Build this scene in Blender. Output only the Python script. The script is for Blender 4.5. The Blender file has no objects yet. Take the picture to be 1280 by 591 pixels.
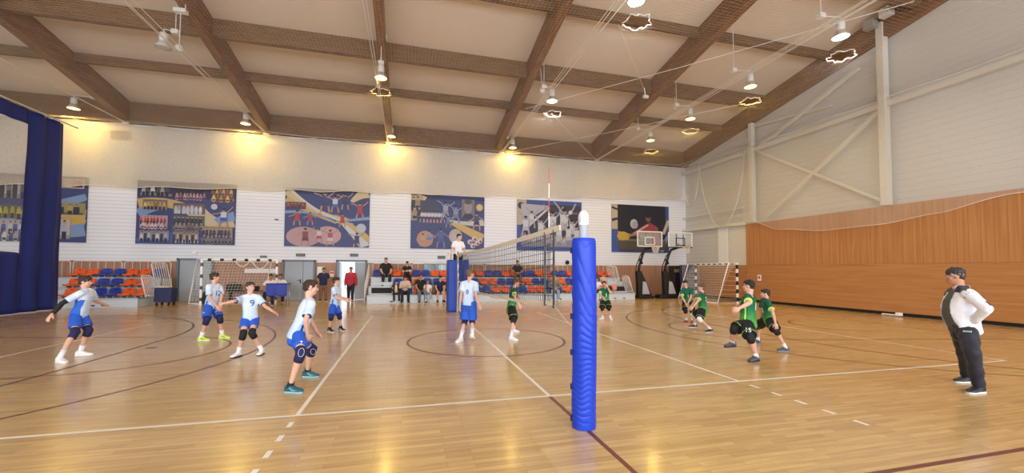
import bpy, bmesh, math, random
from mathutils import Vector, Matrix, noise
from mathutils.bvhtree import BVHTree
random.seed(7)
PI = math.pi
V = Vector
scene = bpy.context.scene
COL = scene.collection

# ------------------------------------------------------------------ camera
CF = 503.7
CAM = V((-1.8213, -5.0478, 1.6558))
CYAW, CPIT, CROL, CCY = -0.2527, 0.03921, 0.00554, 316.58
_cy, _sy = math.cos(CYAW), math.sin(CYAW)
CFW = V((-_sy*math.cos(CPIT), _cy*math.cos(CPIT), math.sin(CPIT)))
_r0 = V((_cy, _sy, 0)); _u0 = _r0.cross(CFW)
CRT = math.cos(CROL)*_r0 + math.sin(CROL)*_u0
CUP = -math.sin(CROL)*_r0 + math.cos(CROL)*_u0
cd = bpy.data.cameras.new('camera'); cam = bpy.data.objects.new('camera', cd); COL.objects.link(cam)
cam.matrix_world = Matrix(((CRT.x, CUP.x, -CFW.x, CAM.x), (CRT.y, CUP.y, -CFW.y, CAM.y), (CRT.z, CUP.z, -CFW.z, CAM.z), (0, 0, 0, 1)))
cd.sensor_width = 36.0; cd.lens = CF*36.0/1280.0; cd.shift_y = (CCY-295.5)/1280.0
cd.clip_start = 0.05; cd.clip_end = 300
scene.camera = cam

def ray(u, v): return CFW + CRT*((u-640)/CF) - CUP*((v-CCY)/CF)
def at(Y, u, v):
    d = ray(u, v); return CAM + d*((Y-CAM.y)/d.y)
def atx(X, u, v):
    d = ray(u, v); return CAM + d*((X-CAM.x)/d.x)
def atz(Z, u, v):
    d = ray(u, v); return CAM + d*((Z-CAM.z)/d.z)

# ------------------------------------------------------------------ colours and materials
def lin(c):
    c = c/255.0
    return c/12.92 if c <= 0.04045 else ((c+0.055)/1.055)**2.4
def rgb(r, g, b): return (lin(r), lin(g), lin(b), 1.0)

MATS = {}
def mat(name, col, rough=0.6, metal=0.0, spec=0.5, var=0.06, scale=6.0, bump=0.0, bscale=40.0, coat=0.0, sheen=0.0, emit=None, estr=0.0):
    if name in MATS: return MATS[name]
    m = bpy.data.materials.new(name); m.use_nodes = True
    nt = m.node_tree; b = nt.nodes['Principled BSDF']
    b.inputs['Roughness'].default_value = rough; b.inputs['Metallic'].default_value = metal
    b.inputs['Specular IOR Level'].default_value = spec
    if coat: b.inputs['Coat Weight'].default_value = coat
    if sheen: b.inputs['Sheen Weight'].default_value = sheen
    tc = nt.nodes.new('ShaderNodeTexCoord')
    nz = nt.nodes.new('ShaderNodeTexNoise'); nz.inputs['Scale'].default_value = scale; nz.inputs['Detail'].default_value = 3
    nt.links.new(tc.outputs['Object'], nz.inputs['Vector'])
    mx = nt.nodes.new('ShaderNodeMix'); mx.data_type = 'RGBA'
    c = V(col[:3])
    mx.inputs[6].default_value = (*(c*(1-var)), 1); mx.inputs[7].default_value = (*(c*(1+var)), 1)
    nt.links.new(nz.outputs['Fac'], mx.inputs[0]); nt.links.new(mx.outputs[2], b.inputs['Base Color'])
    if bump:
        n2 = nt.nodes.new('ShaderNodeTexNoise'); n2.inputs['Scale'].default_value = bscale
        nt.links.new(tc.outputs['Object'], n2.inputs['Vector'])
        bp = nt.nodes.new('ShaderNodeBump'); bp.inputs['Strength'].default_value = bump; bp.inputs['Distance'].default_value = 0.02
        nt.links.new(n2.outputs['Fac'], bp.inputs['Height']); nt.links.new(bp.outputs['Normal'], b.inputs['Normal'])
    if emit:
        b.inputs['Emission Color'].default_value = emit; b.inputs['Emission Strength'].default_value = estr
    MATS[name] = m
    return m
def attr_mat(name, rough=0.7, spec=0.3, sheen=0.0, var=0.08, scale=18.0):
    m = mat(name, (1, 1, 1, 1), rough, 0, spec, var, scale, sheen=sheen)
    nt = m.node_tree
    if 'ATTR' not in nt.nodes:
        b = nt.nodes['Principled BSDF']; mx = [n for n in nt.nodes if n.type == 'MIX'][0]
        a = nt.nodes.new('ShaderNodeVertexColor'); a.name = 'ATTR'; a.layer_name = 'Col'
        m2 = nt.nodes.new('ShaderNodeMix'); m2.data_type = 'RGBA'; m2.blend_type = 'MULTIPLY'; m2.inputs[0].default_value = 1
        nt.links.new(a.outputs['Color'], m2.inputs[6]); nt.links.new(mx.outputs[2], m2.inputs[7])
        nt.links.new(m2.outputs[2], b.inputs['Base Color'])
    return m
def net_mat(name, col, opacity, rough=0.9, scale=30.0):
    m = bpy.data.materials.new(name); m.use_nodes = True; nt = m.node_tree
    b = nt.nodes['Principled BSDF']; out = nt.nodes['Material Output']
    b.inputs['Base Color'].default_value = col; b.inputs['Roughness'].default_value = rough; b.inputs['Specular IOR Level'].default_value = 0.1
    tr = nt.nodes.new('ShaderNodeBsdfTransparent'); tl = nt.nodes.new('ShaderNodeBsdfTranslucent'); tl.inputs['Color'].default_value = col
    a = nt.nodes.new('ShaderNodeMixShader'); a.inputs[0].default_value = 0.35
    mx = nt.nodes.new('ShaderNodeMixShader')
    tc = nt.nodes.new('ShaderNodeTexCoord'); nz = nt.nodes.new('ShaderNodeTexNoise'); nz.inputs['Scale'].default_value = scale
    nt.links.new(tc.outputs['Object'], nz.inputs['Vector'])
    mr = nt.nodes.new('ShaderNodeMapRange'); mr.inputs[1].default_value = 0.3; mr.inputs[2].default_value = 0.7
    mr.inputs[3].default_value = opacity*0.85; mr.inputs[4].default_value = min(1, opacity*1.15)
    nt.links.new(nz.outputs['Fac'], mr.inputs[0]); nt.links.new(mr.outputs[0], mx.inputs[0])
    nt.links.new(b.outputs[0], a.inputs[1]); nt.links.new(tl.outputs[0], a.inputs[2])
    nt.links.new(tr.outputs[0], mx.inputs[1]); nt.links.new(a.outputs[0], mx.inputs[2]); nt.links.new(mx.outputs[0], out.inputs['Surface'])
    MATS[name] = m
    return m

# ------------------------------------------------------------------ object helpers
def tag(o, label=None, cat=None, group=None, kind=None):
    if label: o['label'] = label
    if cat: o['category'] = cat
    if group: o['group'] = group
    if kind: o['kind'] = kind
    return o
def empty(name, loc, label=None, cat=None, group=None, kind=None):
    o = bpy.data.objects.new(name, None); COL.objects.link(o); o.location = loc; o.empty_display_size = 0.1
    return tag(o, label, cat, group, kind)
def put(name, me, parent=None):
    o = bpy.data.objects.new(name, me); COL.objects.link(o)
    if parent is not None:
        o.parent = parent; o.matrix_parent_inverse = WM(parent).inverted()
    return o
def WM(o):
    m = o.matrix_basis.copy()
    if o.parent is not None: m = WM(o.parent) @ o.matrix_parent_inverse @ m
    return m
def children(o): return [c for c in bpy.data.objects if c.parent is o]
def copy_tree(o, parent=None):
    c = o.copy(); COL.objects.link(c); c.parent = parent
    for ch in KIDS.get(o.name, children(o)): copy_tree(ch, c)
    return c
KIDS = {}

def basis(d, up=V((0, 0, 1))):
    d = d.normalized()
    x = up.cross(d)
    if x.length < 1e-4: x = V((1, 0, 0)).cross(d)
    if x.length < 1e-4: x = V((0, 1, 0)).cross(d)
    x.normalize(); y = d.cross(x)
    return x, y, d

class MB:
    def __init__(s): s.v = []; s.f = []; s.c = []; s.col = None
    def color(s, c): s.col = c; return s
    def _face(s, f):
        s.f.append(f); s.c.append(s.col)
    def add(s, vs, fs):
        o = len(s.v); s.v += [V(p) for p in vs]
        for f in fs: s._face([i+o for i in f])
        return s
    def merge(s, m):
        o = len(s.v); s.v += m.v; s.f += [[i+o for i in f] for f in m.f]; s.c += m.c; return s
    def box(s, c, d, M=None):
        c = V(c); h = V(d)/2
        P = [V((x*h.x, y*h.y, z*h.z)) for x in (-1, 1) for y in (-1, 1) for z in (-1, 1)]
        if M is not None: P = [M @ p for p in P]
        return s.add([c+p for p in P], [(0, 1, 3, 2), (4, 6, 7, 5), (0, 4, 5, 1), (2, 3, 7, 6), (0, 2, 6, 4), (1, 5, 7, 3)])
    def beam(s, a, b, w, h, up=V((0, 0, 1))):
        a = V(a); b = V(b); x, y, d = basis(b-a, up)
        P = [p + x*(i*w/2) + y*(j*h/2) for p in (a, b) for i, j in ((-1, -1), (1, -1), (1, 1), (-1, 1))]
        return s.add(P, [(3, 2, 1, 0), (4, 5, 6, 7), (0, 1, 5, 4), (1, 2, 6, 5), (2, 3, 7, 6), (3, 0, 4, 7)])
    def loft(s, rings, caps=True, closed=False):
        n = len(rings[0]); P = [p for r in rings for p in r]; F = []
        m = len(rings)
        for i in range(m-1 if not closed else m):
            for j in range(n):
                a = i*n+j; b = i*n+(j+1) % n; c2 = ((i+1) % m)*n+(j+1) % n; d = ((i+1) % m)*n+j
                F.append((a, b, c2, d))
        if caps and not closed:
            F.append(tuple(reversed(range(n)))); F.append(tuple(range((m-1)*n, m*n)))
        return s.add(P, F)
    def tube(s, pts, r, n=8, caps=True, up=V((0, 0, 1))):
        pts = [V(p) for p in pts]; m = len(pts); rs = r if isinstance(r, (list, tuple)) else [r]*m
        rings = []; px = None
        for i, p in enumerate(pts):
            d = (pts[min(i+1, m-1)] - pts[max(i-1, 0)])
            if d.length < 1e-9: d = V((0, 0, 1))
            d.normalize()
            if px is None: x, y, _ = basis(d, up)
            else:
                x = px - d*px.dot(d)
                if x.length < 1e-6: x, y, _ = basis(d, up)
                x.normalize(); y = d.cross(x)
            px = x
            rings.append([p + (x*math.cos(2*PI*k/n) + y*math.sin(2*PI*k/n))*rs[i] for k in range(n)])
        return s.loft(rings, caps)
    def capsule(s, a, b, ra, rb, n=12, k=3):
        a = V(a); b = V(b); d = b-a; L = d.length
        x, y, d = basis(d if L > 1e-6 else V((0, 0, 1)))
        rings = []
        for i in range(k+1):
            t = PI/2*(1-i/k) if i else PI/2*0.97
            rings.append((a - d*ra*math.sin(t), ra*math.cos(t)))
        for i in range(k+1):
            t = PI/2*i/k if i < k else PI/2*0.97
            rings.append((b + d*rb*math.sin(t), rb*math.cos(t)))
        return s.loft([[p + (x*math.cos(2*PI*j/n) + y*math.sin(2*PI*j/n))*r for j in range(n)] for p, r in rings])
    def ell(s, c, r, A=None, nu=14, nv=9):
        c = V(c); A = A or (V((1, 0, 0)), V((0, 1, 0)), V((0, 0, 1)))
        rings = []
        for i in range(nv+1):
            t = -PI/2 + PI*(i if 0 < i < nv else (0.12 if i == 0 else nv-0.12))/nv
            rings.append([c + A[0]*(r[0]*math.cos(t)*math.cos(2*PI*j/nu)) + A[1]*(r[1]*math.cos(t)*math.sin(2*PI*j/nu)) + A[2]*(r[2]*math.sin(t)) for j in range(nu)])
        return s.loft(rings)
    def lathe(s, prof, c=(0, 0, 0), d=V((0, 0, 1)), n=20, caps=True):
        c = V(c); x, y, d = basis(V(d))
        return s.loft([[c + d*z + (x*math.cos(2*PI*j/n) + y*math.sin(2*PI*j/n))*r for j in range(n)] for r, z in prof], caps)
    def prism(s, poly, ex):
        n = len(poly); P = [V(p) for p in poly] + [V(p)+V(ex) for p in poly]
        return s.add(P, [tuple(reversed(range(n))), tuple(range(n, 2*n))] + [(i, (i+1) % n, n+(i+1) % n, n+i) for i in range(n)])
    def strand(s, pts, r):          # a thin cord as two crossed strips
        pts = [V(p) for p in pts]; m = len(pts)
        d = (pts[-1]-pts[0]); x, y, _ = basis(d)
        for w in (x, y):
            P = []
            for p in pts: P += [p-w*r, p+w*r]
            s.add(P, [(2*i, 2*i+1, 2*i+3, 2*i+2) for i in range(m-1)])
        return s
    def mesh(s, name, m=None, smooth=False):
        me = bpy.data.meshes.new(name); me.from_pydata([tuple(p) for p in s.v], [], s.f)
        if any(c is not None for c in s.c):
            at_ = me.color_attributes.new('Col', 'FLOAT_COLOR', 'CORNER'); k = 0
            for f, c in zip(s.f, s.c):
                for _ in f: at_.data[k].color = c or (1, 1, 1, 1); k += 1
        if m: me.materials.append(m)
        if smooth: me.polygons.foreach_set('use_smooth', [True]*len(me.polygons))
        return me
    def fix(s, me):
        bm = bmesh.new(); bm.from_mesh(me); bmesh.ops.recalc_face_normals(bm, faces=bm.faces); bm.to_mesh(me); bm.free()
    def build(s, name, m, parent=None, smooth=False, bevel=0.0, fixn=True):
        me = s.mesh(name, m, smooth)
        if fixn: s.fix(me)
        o = put(name, me, parent)
        if bevel:
            b = o.modifiers.new('bevel', 'BEVEL'); b.width = bevel; b.segments = 2; b.limit_method = 'ANGLE'; b.angle_limit = 0.6
            b.harden_normals = False
        return o

def text_mb(s, size, depth=0.004):
    cu = bpy.data.curves.new('txt', 'FONT'); cu.body = s; cu.size = size; cu.align_x = 'CENTER'; cu.align_y = 'CENTER'; cu.extrude = depth/2; cu.offset = size*0.012
    o = bpy.data.objects.new('txt', cu); COL.objects.link(o)
    me = bpy.data.meshes.new_from_object(o.evaluated_get(bpy.context.evaluated_depsgraph_get()))
    mb = MB(); mb.add([v.co.copy() for v in me.vertices], [tuple(p.vertices) for p in me.polygons])
    bpy.data.objects.remove(o); bpy.data.curves.remove(cu); bpy.data.meshes.remove(me)
    return mb
# ------------------------------------------------------------------ people
def remesh(mb, voxel, smooth=3):
    me = mb.mesh('tmp'); mb.fix(me)
    o = bpy.data.objects.new('tmp', me); COL.objects.link(o)
    r = o.modifiers.new('r', 'REMESH'); r.mode = 'VOXEL'; r.voxel_size = voxel
    if smooth:
        sm = o.modifiers.new('s', 'SMOOTH'); sm.factor = 0.5; sm.iterations = smooth
    dg = bpy.context.evaluated_depsgraph_get(); dg.update()
    out = bpy.data.meshes.new_from_object(o.evaluated_get(dg))
    bpy.data.objects.remove(o); bpy.data.meshes.remove(me)
    return out
def finish(me, m, cf=None, nz=0.0, nf=9.0, seed=0.0):
    me.materials.clear(); me.materials.append(m)
    me.polygons.foreach_set('use_smooth', [True]*len(me.polygons))
    if nz:
        ns = [v.normal.copy() for v in me.vertices]
        for v, n in zip(me.vertices, ns):
            p = v.co*nf + V((seed, seed*1.7, seed*.6))
            v.co += n*(nz*(noise.noise(p) + 0.5*noise.noise(V((p.x*2.1, p.y*2.1, p.z*0.9)))))
    if cf:
        a = me.color_attributes.new('Col', 'FLOAT_COLOR', 'POINT')
        for i, v in enumerate(me.vertices): a.data[i].color = cf(v.co)
    return me
def sphere_hit(u, v, c, L, sign):
    d = ray(u, v).normalized(); oc = CAM-c
    b = oc.dot(d); k = b*b - (oc.dot(oc)-L*L)
    t = -b if k < 0 else -b + (math.sqrt(k) if sign == 'f' else -math.sqrt(k))
    p = CAM + d*t
    if k < 0: p = c + (p-c).normalized()*L
    return p
def lerp(a, b, t): return a + (b-a)*t
def seg_t(p, a, b):
    d = b-a; return (p-a).dot(d)/max(d.dot(d), 1e-9)

SKIN = {}
def skin_mat(k='light'):
    c = {'light': rgb(214, 168, 146), 'tan': rgb(186, 132, 108), 'dark': rgb(120, 82, 66)}[k]
    return mat('skin_'+k, c, 0.55, spec=0.35, var=0.07, scale=12)
WHITE = rgb(226, 232, 242)

class Skel: pass
def ring(c, x, y, rx, ry, n=20, pw=2.4):
    R = []
    for k in range(n):
        a = 2*PI*k/n; ca, sa = math.cos(a), math.sin(a)
        R.append(c + x*(rx*math.copysign(abs(ca)**(2/pw), ca)) + y*(ry*math.copysign(abs(sa)**(2/pw), sa)))
    return R

def make_person(label, J, H, st, group=None):
    """J: joint positions in world space; H: standing height; st: style"""
    S = Skel(); fat = st.get('fat', 0.0); near = st.get('near', True)
    g = st.get('girth', 1.0)
    latS = (J['shL']-J['shR']).normalized(); latH = (J['hipL']-J['hipR']).normalized()
    P = (J['hipL']+J['hipR'])/2; N = J['neck']
    sp = (N-P).normalized()
    def frame(t):
        x = lerp(latH, latS, min(max(t, 0), 1)).normalized(); x = (x - sp*x.dot(sp)).normalized()
        return x, x.cross(sp).normalized()
    SL = (N-P).length
    def spine(t, fwd=0.0):
        x, y = frame(t); return P + sp*(SL*t) + y*fwd
    # (t, half width, half depth, forward shift) as fractions of H
    prof = [(-0.22, .052, .045, -.004), (-0.10, .084, .059, -.006), (0.05, .089, .062+fat*.25, fat*.1), (0.22, .083+fat*.5, .060+fat*.8, fat*.7), (0.38, .080+fat*.6, .058+fat, .002+fat*.9),
            (0.55, .087+fat*.3, .063+fat*.6, .004+fat*.5), (0.72, .097+fat*.1, .064+fat*.2, .003+fat*.2), (0.85, .098, .054, -.002), (0.94, .080, .042, -.004), (1.0, .045, .034, -.004)]
    prof = [(t, a*g, b*g, c) for t, a, b, c in prof]
    def torso(mb, inflate=0.0, t0=-9, t1=9, k=1.0, fw=0.0, flare=0.0):
        R = []; ts = [q for q in prof if t0-1e-6 <= q[0] <= t1+1e-6]
        def interp(t):
            for a, b in zip(prof[:-1], prof[1:]):
                if a[0] <= t <= b[0]:
                    w = (t-a[0])/(b[0]-a[0]); return tuple(a[i]+(b[i]-a[i])*w for i in range(4))
            return prof[0] if t < prof[0][0] else prof[-1]
        if t0 > -9: ts = [(t0, *interp(t0)[1:])] + [q for q in ts if q[0] > t0+.02]
        if t1 < 9: ts = [q for q in ts if q[0] < t1-.02] + [(t1, *interp(t1)[1:])]
        for t, hw, hd, fs in ts:
            x, y = frame(t); fl = flare*max(0, .5-t)
            R.append(ring(spine(t, (fs+fw)*H), x, y, hw*H*k+inflate+fl, hd*H*k+inflate+fl))
        mb.loft(R)
    # ---- body
    vox = st.get('vox', 0.0095 if near else 0.015)*max(H/1.5, .75)
    b = MB(); torso(b)
    for s in 'LR':
        hip, kn, an, sh, el, wr = (J[k+s] for k in ('hip', 'kn', 'an', 'sh', 'el', 'wr'))
        lg = g*st.get('leg', 1.0)
        b.capsule(lerp(hip, P, .05), lerp(hip, kn, .55), .055*H*lg, .044*H*lg); b.capsule(lerp(hip, kn, .5), kn, .046*H*lg, .032*H*lg)
        x, y, d = basis(an-kn); bk = -(kn-lerp(hip, an, .5)); bk = bk.normalized() if bk.length > .02 else V((0, 0, 0))
        b.capsule(kn, lerp(kn, an, .35)+bk*.008*H, .031*H*lg, .035*H*lg); b.capsule(lerp(kn, an, .33)+bk*.008*H, an, .034*H*lg, .0205*H*lg)
        ag = g*st.get('arm', 1.0)
        b.capsule(sh, lerp(sh, el, .45), .033*H*ag, .029*H*ag); b.capsule(lerp(sh, el, .4), el, .0285*H*ag, .022*H*ag)
        b.capsule(el, lerp(el, wr, .3), .0225*H*ag, .0235*H*ag); b.capsule(lerp(el, wr, .25), wr, .0235*H*ag, .0155*H)
        b.capsule(lerp(N, sh, .25), sh, .036*H*g, .034*H*g)
        # foot core
        ft = J['toe'+s]; he = J['heel'+s]; upf = J['fup'+s]
        b.capsule(he + upf*.03*H + (ft-he)*.15, lerp(he, ft, .62) + upf*.018*H, .020*H, .012*H); b.capsule(an, lerp(he, ft, .3)+upf*.03*H, .021*H, .023*H)
    # ---- head
    hh = J['hh']; hu = J['hup']; hf = J['hfw']; hf = (hf-hu*hf.dot(hu)).normalized(); hx = hf.cross(hu)     # hx: the person's right
    O = J['head_top'] - hu*hh
    A = (hx, hf, hu)
    def hp(x, y, z): return O + hx*(x*hh) + hf*(y*hh) + hu*(z*hh)
    def hr(x, y, z): return (x*hh, y*hh, z*hh)
    b.ell(hp(0, -.03, .62), hr(.325, .405, .37), A); b.ell(hp(0, .09, .36), hr(.26, .28, .33), A); b.ell(hp(0, .16, .15), hr(.16, .19, .13), A)
    b.ell(hp(0, .27, .64), hr(.24, .085, .06), A)
    b.capsule(hp(0, .33, .56), hp(0, .43, .40), .035*hh, .06*hh); b.ell(hp(0, .36, .385), hr(.085, .07, .05), A)
    b.ell(hp(0, .335, .22), hr(.11, .05, .045), A)
    for q in (-1, 1):
        b.ell(hp(q*.325, -.03, .47), hr(.04, .085, .14), A); b.ell(hp(q*.17, .24, .40), hr(.1, .08, .09), A)
    b.capsule(N - sp*.02*H, hp(0, -.1, .3), .034*H*g, .031*H*g)
    me = remesh(b, vox)
    # ---- hands: palm and five fingers rooted in it
    hb = MB()
    hs = H*st.get('hand', 1.0)
    for s in 'LR':
        el, wr = J['el'+s], J['wr'+s]
        d = J.get('hd'+s, (wr-el)).normalized()
        n = J.get('pn'+s)
        if n is None: n = (P + sp*SL*.4) - wr
        n = (n - d*n.dot(d))
        n = n.normalized() if n.length > 1e-3 else basis(d)[0]
        w = d.cross(n).normalized()
        fwd = frame(.6)[1]
        th = w if w.dot(fwd + V((0, 0, .15))) > 0 else -w         # thumb side
        if st.get('thumb') and s in st['thumb']: th = th*st['thumb'][s]
        R = []
        for q, hw, hd in ((-.012, .0135, .0125), (.012, .018, .012), (.032, .0235, .0115), (.05, .0245, .0100), (.058, .0235, .0085)):
            R.append(ring(wr + d*(q*hs), th, n, hw*hs, hd*hs, 12, 2.6))
        hb.loft(R)
        curl = st.get('curl', {}).get(s, .35)
        for k, (off, L) in enumerate(((.0175, .040), (.006, .045), (-.006, .042), (-.0175, .033))):
            a = wr + d*(.054*hs) + th*(off*hs); ang = curl*.5 + .04*k; dd = d; pts = [a - d*.01*hs, a]
            for q in (.45, .32, .26):
                dd = (d*math.cos(ang) + n*math.sin(ang) + th*(off*4)).normalized(); a = a + dd*(L*q*hs); pts.append(a); ang += curl*.9
            hb.tube(pts, [.0062*hs, .0064*hs, .006*hs, .0055*hs, .0042*hs], 7)
        a = wr + d*(.016*hs) + th*(.015*hs); dd = (d*.75 + th*.65 + n*.25).normalized(); pts = [a]
        for q in (.022, .017, .015):
            a = a + dd*(q*hs); pts.append(a); dd = (dd + d*.35 + n*curl*.3).normalized()
        hb.tube(pts, [.0095*hs, .0085*hs, .007*hs, .005*hs], 7)
    hm = hb.mesh('h'); hb.fix(hm)
    bm = bmesh.new(); bm.from_mesh(me); bm.from_mesh(hm); bm.to_mesh(me); bm.free(); bpy.data.meshes.remove(hm)
    sk = st.get('skin', 'light')
    finish(me, skin_mat(sk))
    zmin = min(J['heelL'].z, J['heelR'].z, J['toeL'].z, J['toeR'].z)
    root = empty('person', V((P.x, P.y, zmin)), label, 'person', group)
    me.name = 'body'; body = put('body', me, root)
    # ---- face
    if st.get('face', near):
        e = MB(); lip = MB(); br = MB()
        for q in (-1, 1):
            c = hp(q*.145, .315, .515)
            e.color(rgb(225, 220, 214)).ell(c, hr(.062, .035, .032), A, 10, 6)
            e.color(rgb(52, 36, 28)).ell(hp(q*.145, .34, .515), hr(.028, .018, .028), A, 8, 6)
            br.capsule(hp(q*.07, .352, .605), hp(q*.215, .29, .61), .016*hh, .013*hh, 6, 2)
        e.build('eyes', attr_mat('eye', .25), body, True)
        lip.ell(hp(0, .385, .225), hr(.095, .022, .02), A, 10, 6); lip.ell(hp(0, .38, .195), hr(.075, .022, .018), A, 10, 6)
        lip.build('mouth', mat('lips', rgb(176, 108, 98), .5), body, True)
        br.build('eyebrows', mat('brow', rgb(70, 52, 42), .8), body, True)
    # ---- hair
    hc = st.get('hair', (62, 48, 42))
    if hc:
        h = MB(); z = st.get('hairz', 0.0)
        h.ell(hp(0, -.055, .675-z), hr(.352, .415, .345), A, 28, 18); h.ell(hp(0, -.2, .47), hr(.285, .235, .27), A, 20, 12)
        if st.get('bangs', True): h.ell(hp(0, .20, .84), hr(.27, .17, .115), A, 18, 10)
        if st.get('longhair'):
            h.ell(hp(0, -.22, .22), hr(.3, .2, .45), A, 18, 12)
        hme = remesh(h, max(vox*.8, .009), 1)
        finish(hme, mat('hair_%d_%d_%d' % hc, rgb(*hc), .65, spec=.3, var=.25, scale=60), None, .012*hh/.21, 60/ max(H, 1)*1.0)
        put('hair', hme, root)
    # ---- garments
    def sleeve_colour(fn):
        def cf(p):
            t = seg_t(p, P, N); x, y = frame(t); q = p - spine(t)
            lx, fy = q.dot(x)/(.098*H), q.dot(y)/(.064*H)
            sl = None
            for s in 'LR':
                a, e2 = J['sh'+s], J['el'+s]; tt = seg_t(p, a, e2)
                if tt > -.1 and (p - lerp(a, e2, max(0, min(1, tt)))).length < .065*H and abs(lx) > .9: sl = (s, tt)
            return fn(t, lx, fy, sl, p)
        return cf
    gar = st.get('shirt')
    shirt = None
    if gar:
        m = MB(); k = gar.get('len', -.24); inf = gar.get('inf', .011)*H/1.5
        torso(m, inf, k, .975, 1.0, gar.get('fw', 0), gar.get('flare', .02))
        sl = gar.get('sleeve', .72)
        for s in 'LR':
            sh, el, wr = J['sh'+s], J['el'+s], J['wr'+s]
            lo = gar.get('loose', 1.0); gg = max(1, g)
            if sl <= 1: m.capsule(lerp(sh, el, -.02), lerp(sh, el, sl*.5), .039*H*lo*gg, .040*H*lo*gg, 14, 3); m.tube([lerp(sh, el, sl*.4), lerp(sh, el, sl)], [.040*H*lo*gg, .042*H*lo*gg], 14)
            else:
                m.capsule(sh, el, .040*H*lo*gg, .034*H*lo*gg); m.capsule(el, lerp(el, wr, .92), .034*H*lo*gg, .026*H*lo)
            m.capsule(lerp(N, sh, .3), sh, .040*H*gg, .040*H*gg)
        sme = remesh(m, vox, 2)
        cf = sleeve_colour(gar['fn']) if 'fn' in gar else None
        finish(sme, attr_mat(gar.get('mat', 'jersey')) if cf else gar['m'], cf, gar.get('fold', .006)*H/1.5, 8.5, H*3+P.x)
        shirt = put(gar.get('name', 'shirt'), sme, root)
    jk = st.get('jacket')
    if jk:
        if jk.get('patch'): globals()['COE'] = (J['shL'], J['elL'])
        m = MB(); torso(m, jk.get('inf', .02), jk.get('len', -.2), .99, 1.0, jk.get('fw', -.004), .02)
        for s in 'LR':
            sh, el, wr = J['sh'+s], J['el'+s], J['wr'+s]
            m.capsule(lerp(N, sh, .3), sh, .042*H, .044*H); m.capsule(sh, el, .045*H, .040*H); m.capsule(el, lerp(el, wr, .95), .039*H, .028*H)
        if jk.get('collar'): m.loft([ring(N + sp*q*H - frame(1)[1]*.01*H, *frame(1), a*H, bq*H) for q, a, bq in ((-.02, .058, .05), (.012, .05, .048), (.035, .048, .046))])
        sme = remesh(m, vox, 2)
        if jk.get('open'):
            bm = bmesh.new(); bm.from_mesh(sme); dele = []
            for v in bm.verts:
                t = seg_t(v.co, P, N); x, y = frame(t); q = v.co - spine(t); lx = q.dot(x)/(.098*H*g)
                if q.dot(y) > .02*H and abs(lx) < jk['open']*(1.25-.6*max(0, t)) and t < 1.02: dele.append(v)
            bmesh.ops.delete(bm, geom=dele, context='VERTS'); bm.to_mesh(sme); bm.free()
        finish(sme, attr_mat('jacket_cloth', .6) if 'fn' in jk else jk['m'], sleeve_colour(jk['fn']) if 'fn' in jk else None, .009, 7.5, 2.0)
        jo = put('jacket', sme, root)
        if jk.get('open'): so_ = jo.modifiers.new('solid', 'SOLIDIFY'); so_.thickness = .008; so_.offset = -1
    pt = st.get('pants')
    if pt:
        m = MB(); torso(m, .010*H/1.5, -.22, .10)
        m.ell(P - sp*.06*H, (.074*H*g, .070*H*g, .06*H*g))
        e = pt['to']; lo = pt.get('loose', 1.0)
        for s in 'LR':
            hip, kn, an = J['hip'+s], J['kn'+s], J['an'+s]
            if e <= 1:
                m.capsule(hip, lerp(hip, kn, e*.5), .056*H*lo, .055*H*lo); m.tube([lerp(hip, kn, e*.15), lerp(hip, kn, e*.6), lerp(hip, kn, e)], [.056*H*lo, .056*H*lo, .058*H*lo], 18)
            else:
                m.capsule(hip, kn, .064*H*lo, .047*H*lo); m.capsule(kn, lerp(kn, an, .5), .047*H*lo, .042*H*lo); m.tube([lerp(kn, an, .4), lerp(kn, an, .8), lerp(kn, an, .99)], [.042*H*lo, .038*H*lo, .040*H*lo], 16)
        sme = remesh(m, vox, 2)
        def pcf(p):
            best = None
            for s in 'LR':
                t = seg_t(p, J['hip'+s], J['kn'+s]); dd = (p-lerp(J['hip'+s], J['kn'+s], max(0, min(1, t)))).length
                if best is None or dd < best[0]: best = (dd, t, s)
            x, y = frame(0); q = p - lerp(J['hip'+best[2]], J['kn'+best[2]], best[1])
            side = q.dot(x)*(1 if best[2] == 'L' else -1)/(.06*H)
            return pt['fn'](best[1], side, best[2], p)
        finish(sme, attr_mat('shorts_cloth', .65) if 'fn' in pt else pt['m'], pcf if 'fn' in pt else None, pt.get('fold', .006)*H/1.5, 8, P.x+4)
        po = put(pt.get('name', 'shorts' if e <= 1 else 'trousers'), sme, root)
        if pt.get('number'): S.pants = po
        S.po = po
    for s in 'LR':
        hip, kn, an = J['hip'+s], J['kn'+s], J['an'+s]
        kp = st.get('knee')
        if kp:
            a = lerp(kn, hip, kp.get('up', .22)); c = lerp(kn, an, .24); m = MB()
            bend = (kn - lerp(a, c, .5)); bend = bend.normalized() if bend.length > .01 else frame(0)[1]
            m.tube([a, lerp(a, kn, .5)+bend*.002, kn+bend*.010*H, lerp(kn, c, .5)+bend*.004, c], [.041*H*kp.get('k', 1), .043*H*kp.get('k', 1), .042*H, .041*H, .0385*H], 14)
            ko = m.build('knee_pad', kp['m'], root, True)
            if kp.get('trim'):
                m = MB(); x, y, d = basis(c-a)
                side = (CAM-kn); side = (side - d*side.dot(d)).normalized(); w = d.cross(side)
                m.tube([kn + side*.0415*H + d*(.035*H*math.cos(q)) + w*(.022*H*math.sin(q)) + bend*.008*H for q in [i*2*PI/14 for i in range(15)]], .0013*H, 5)
                m.build('trim', kp['trim'], ko, True)
        so = st.get('sock')
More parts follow.
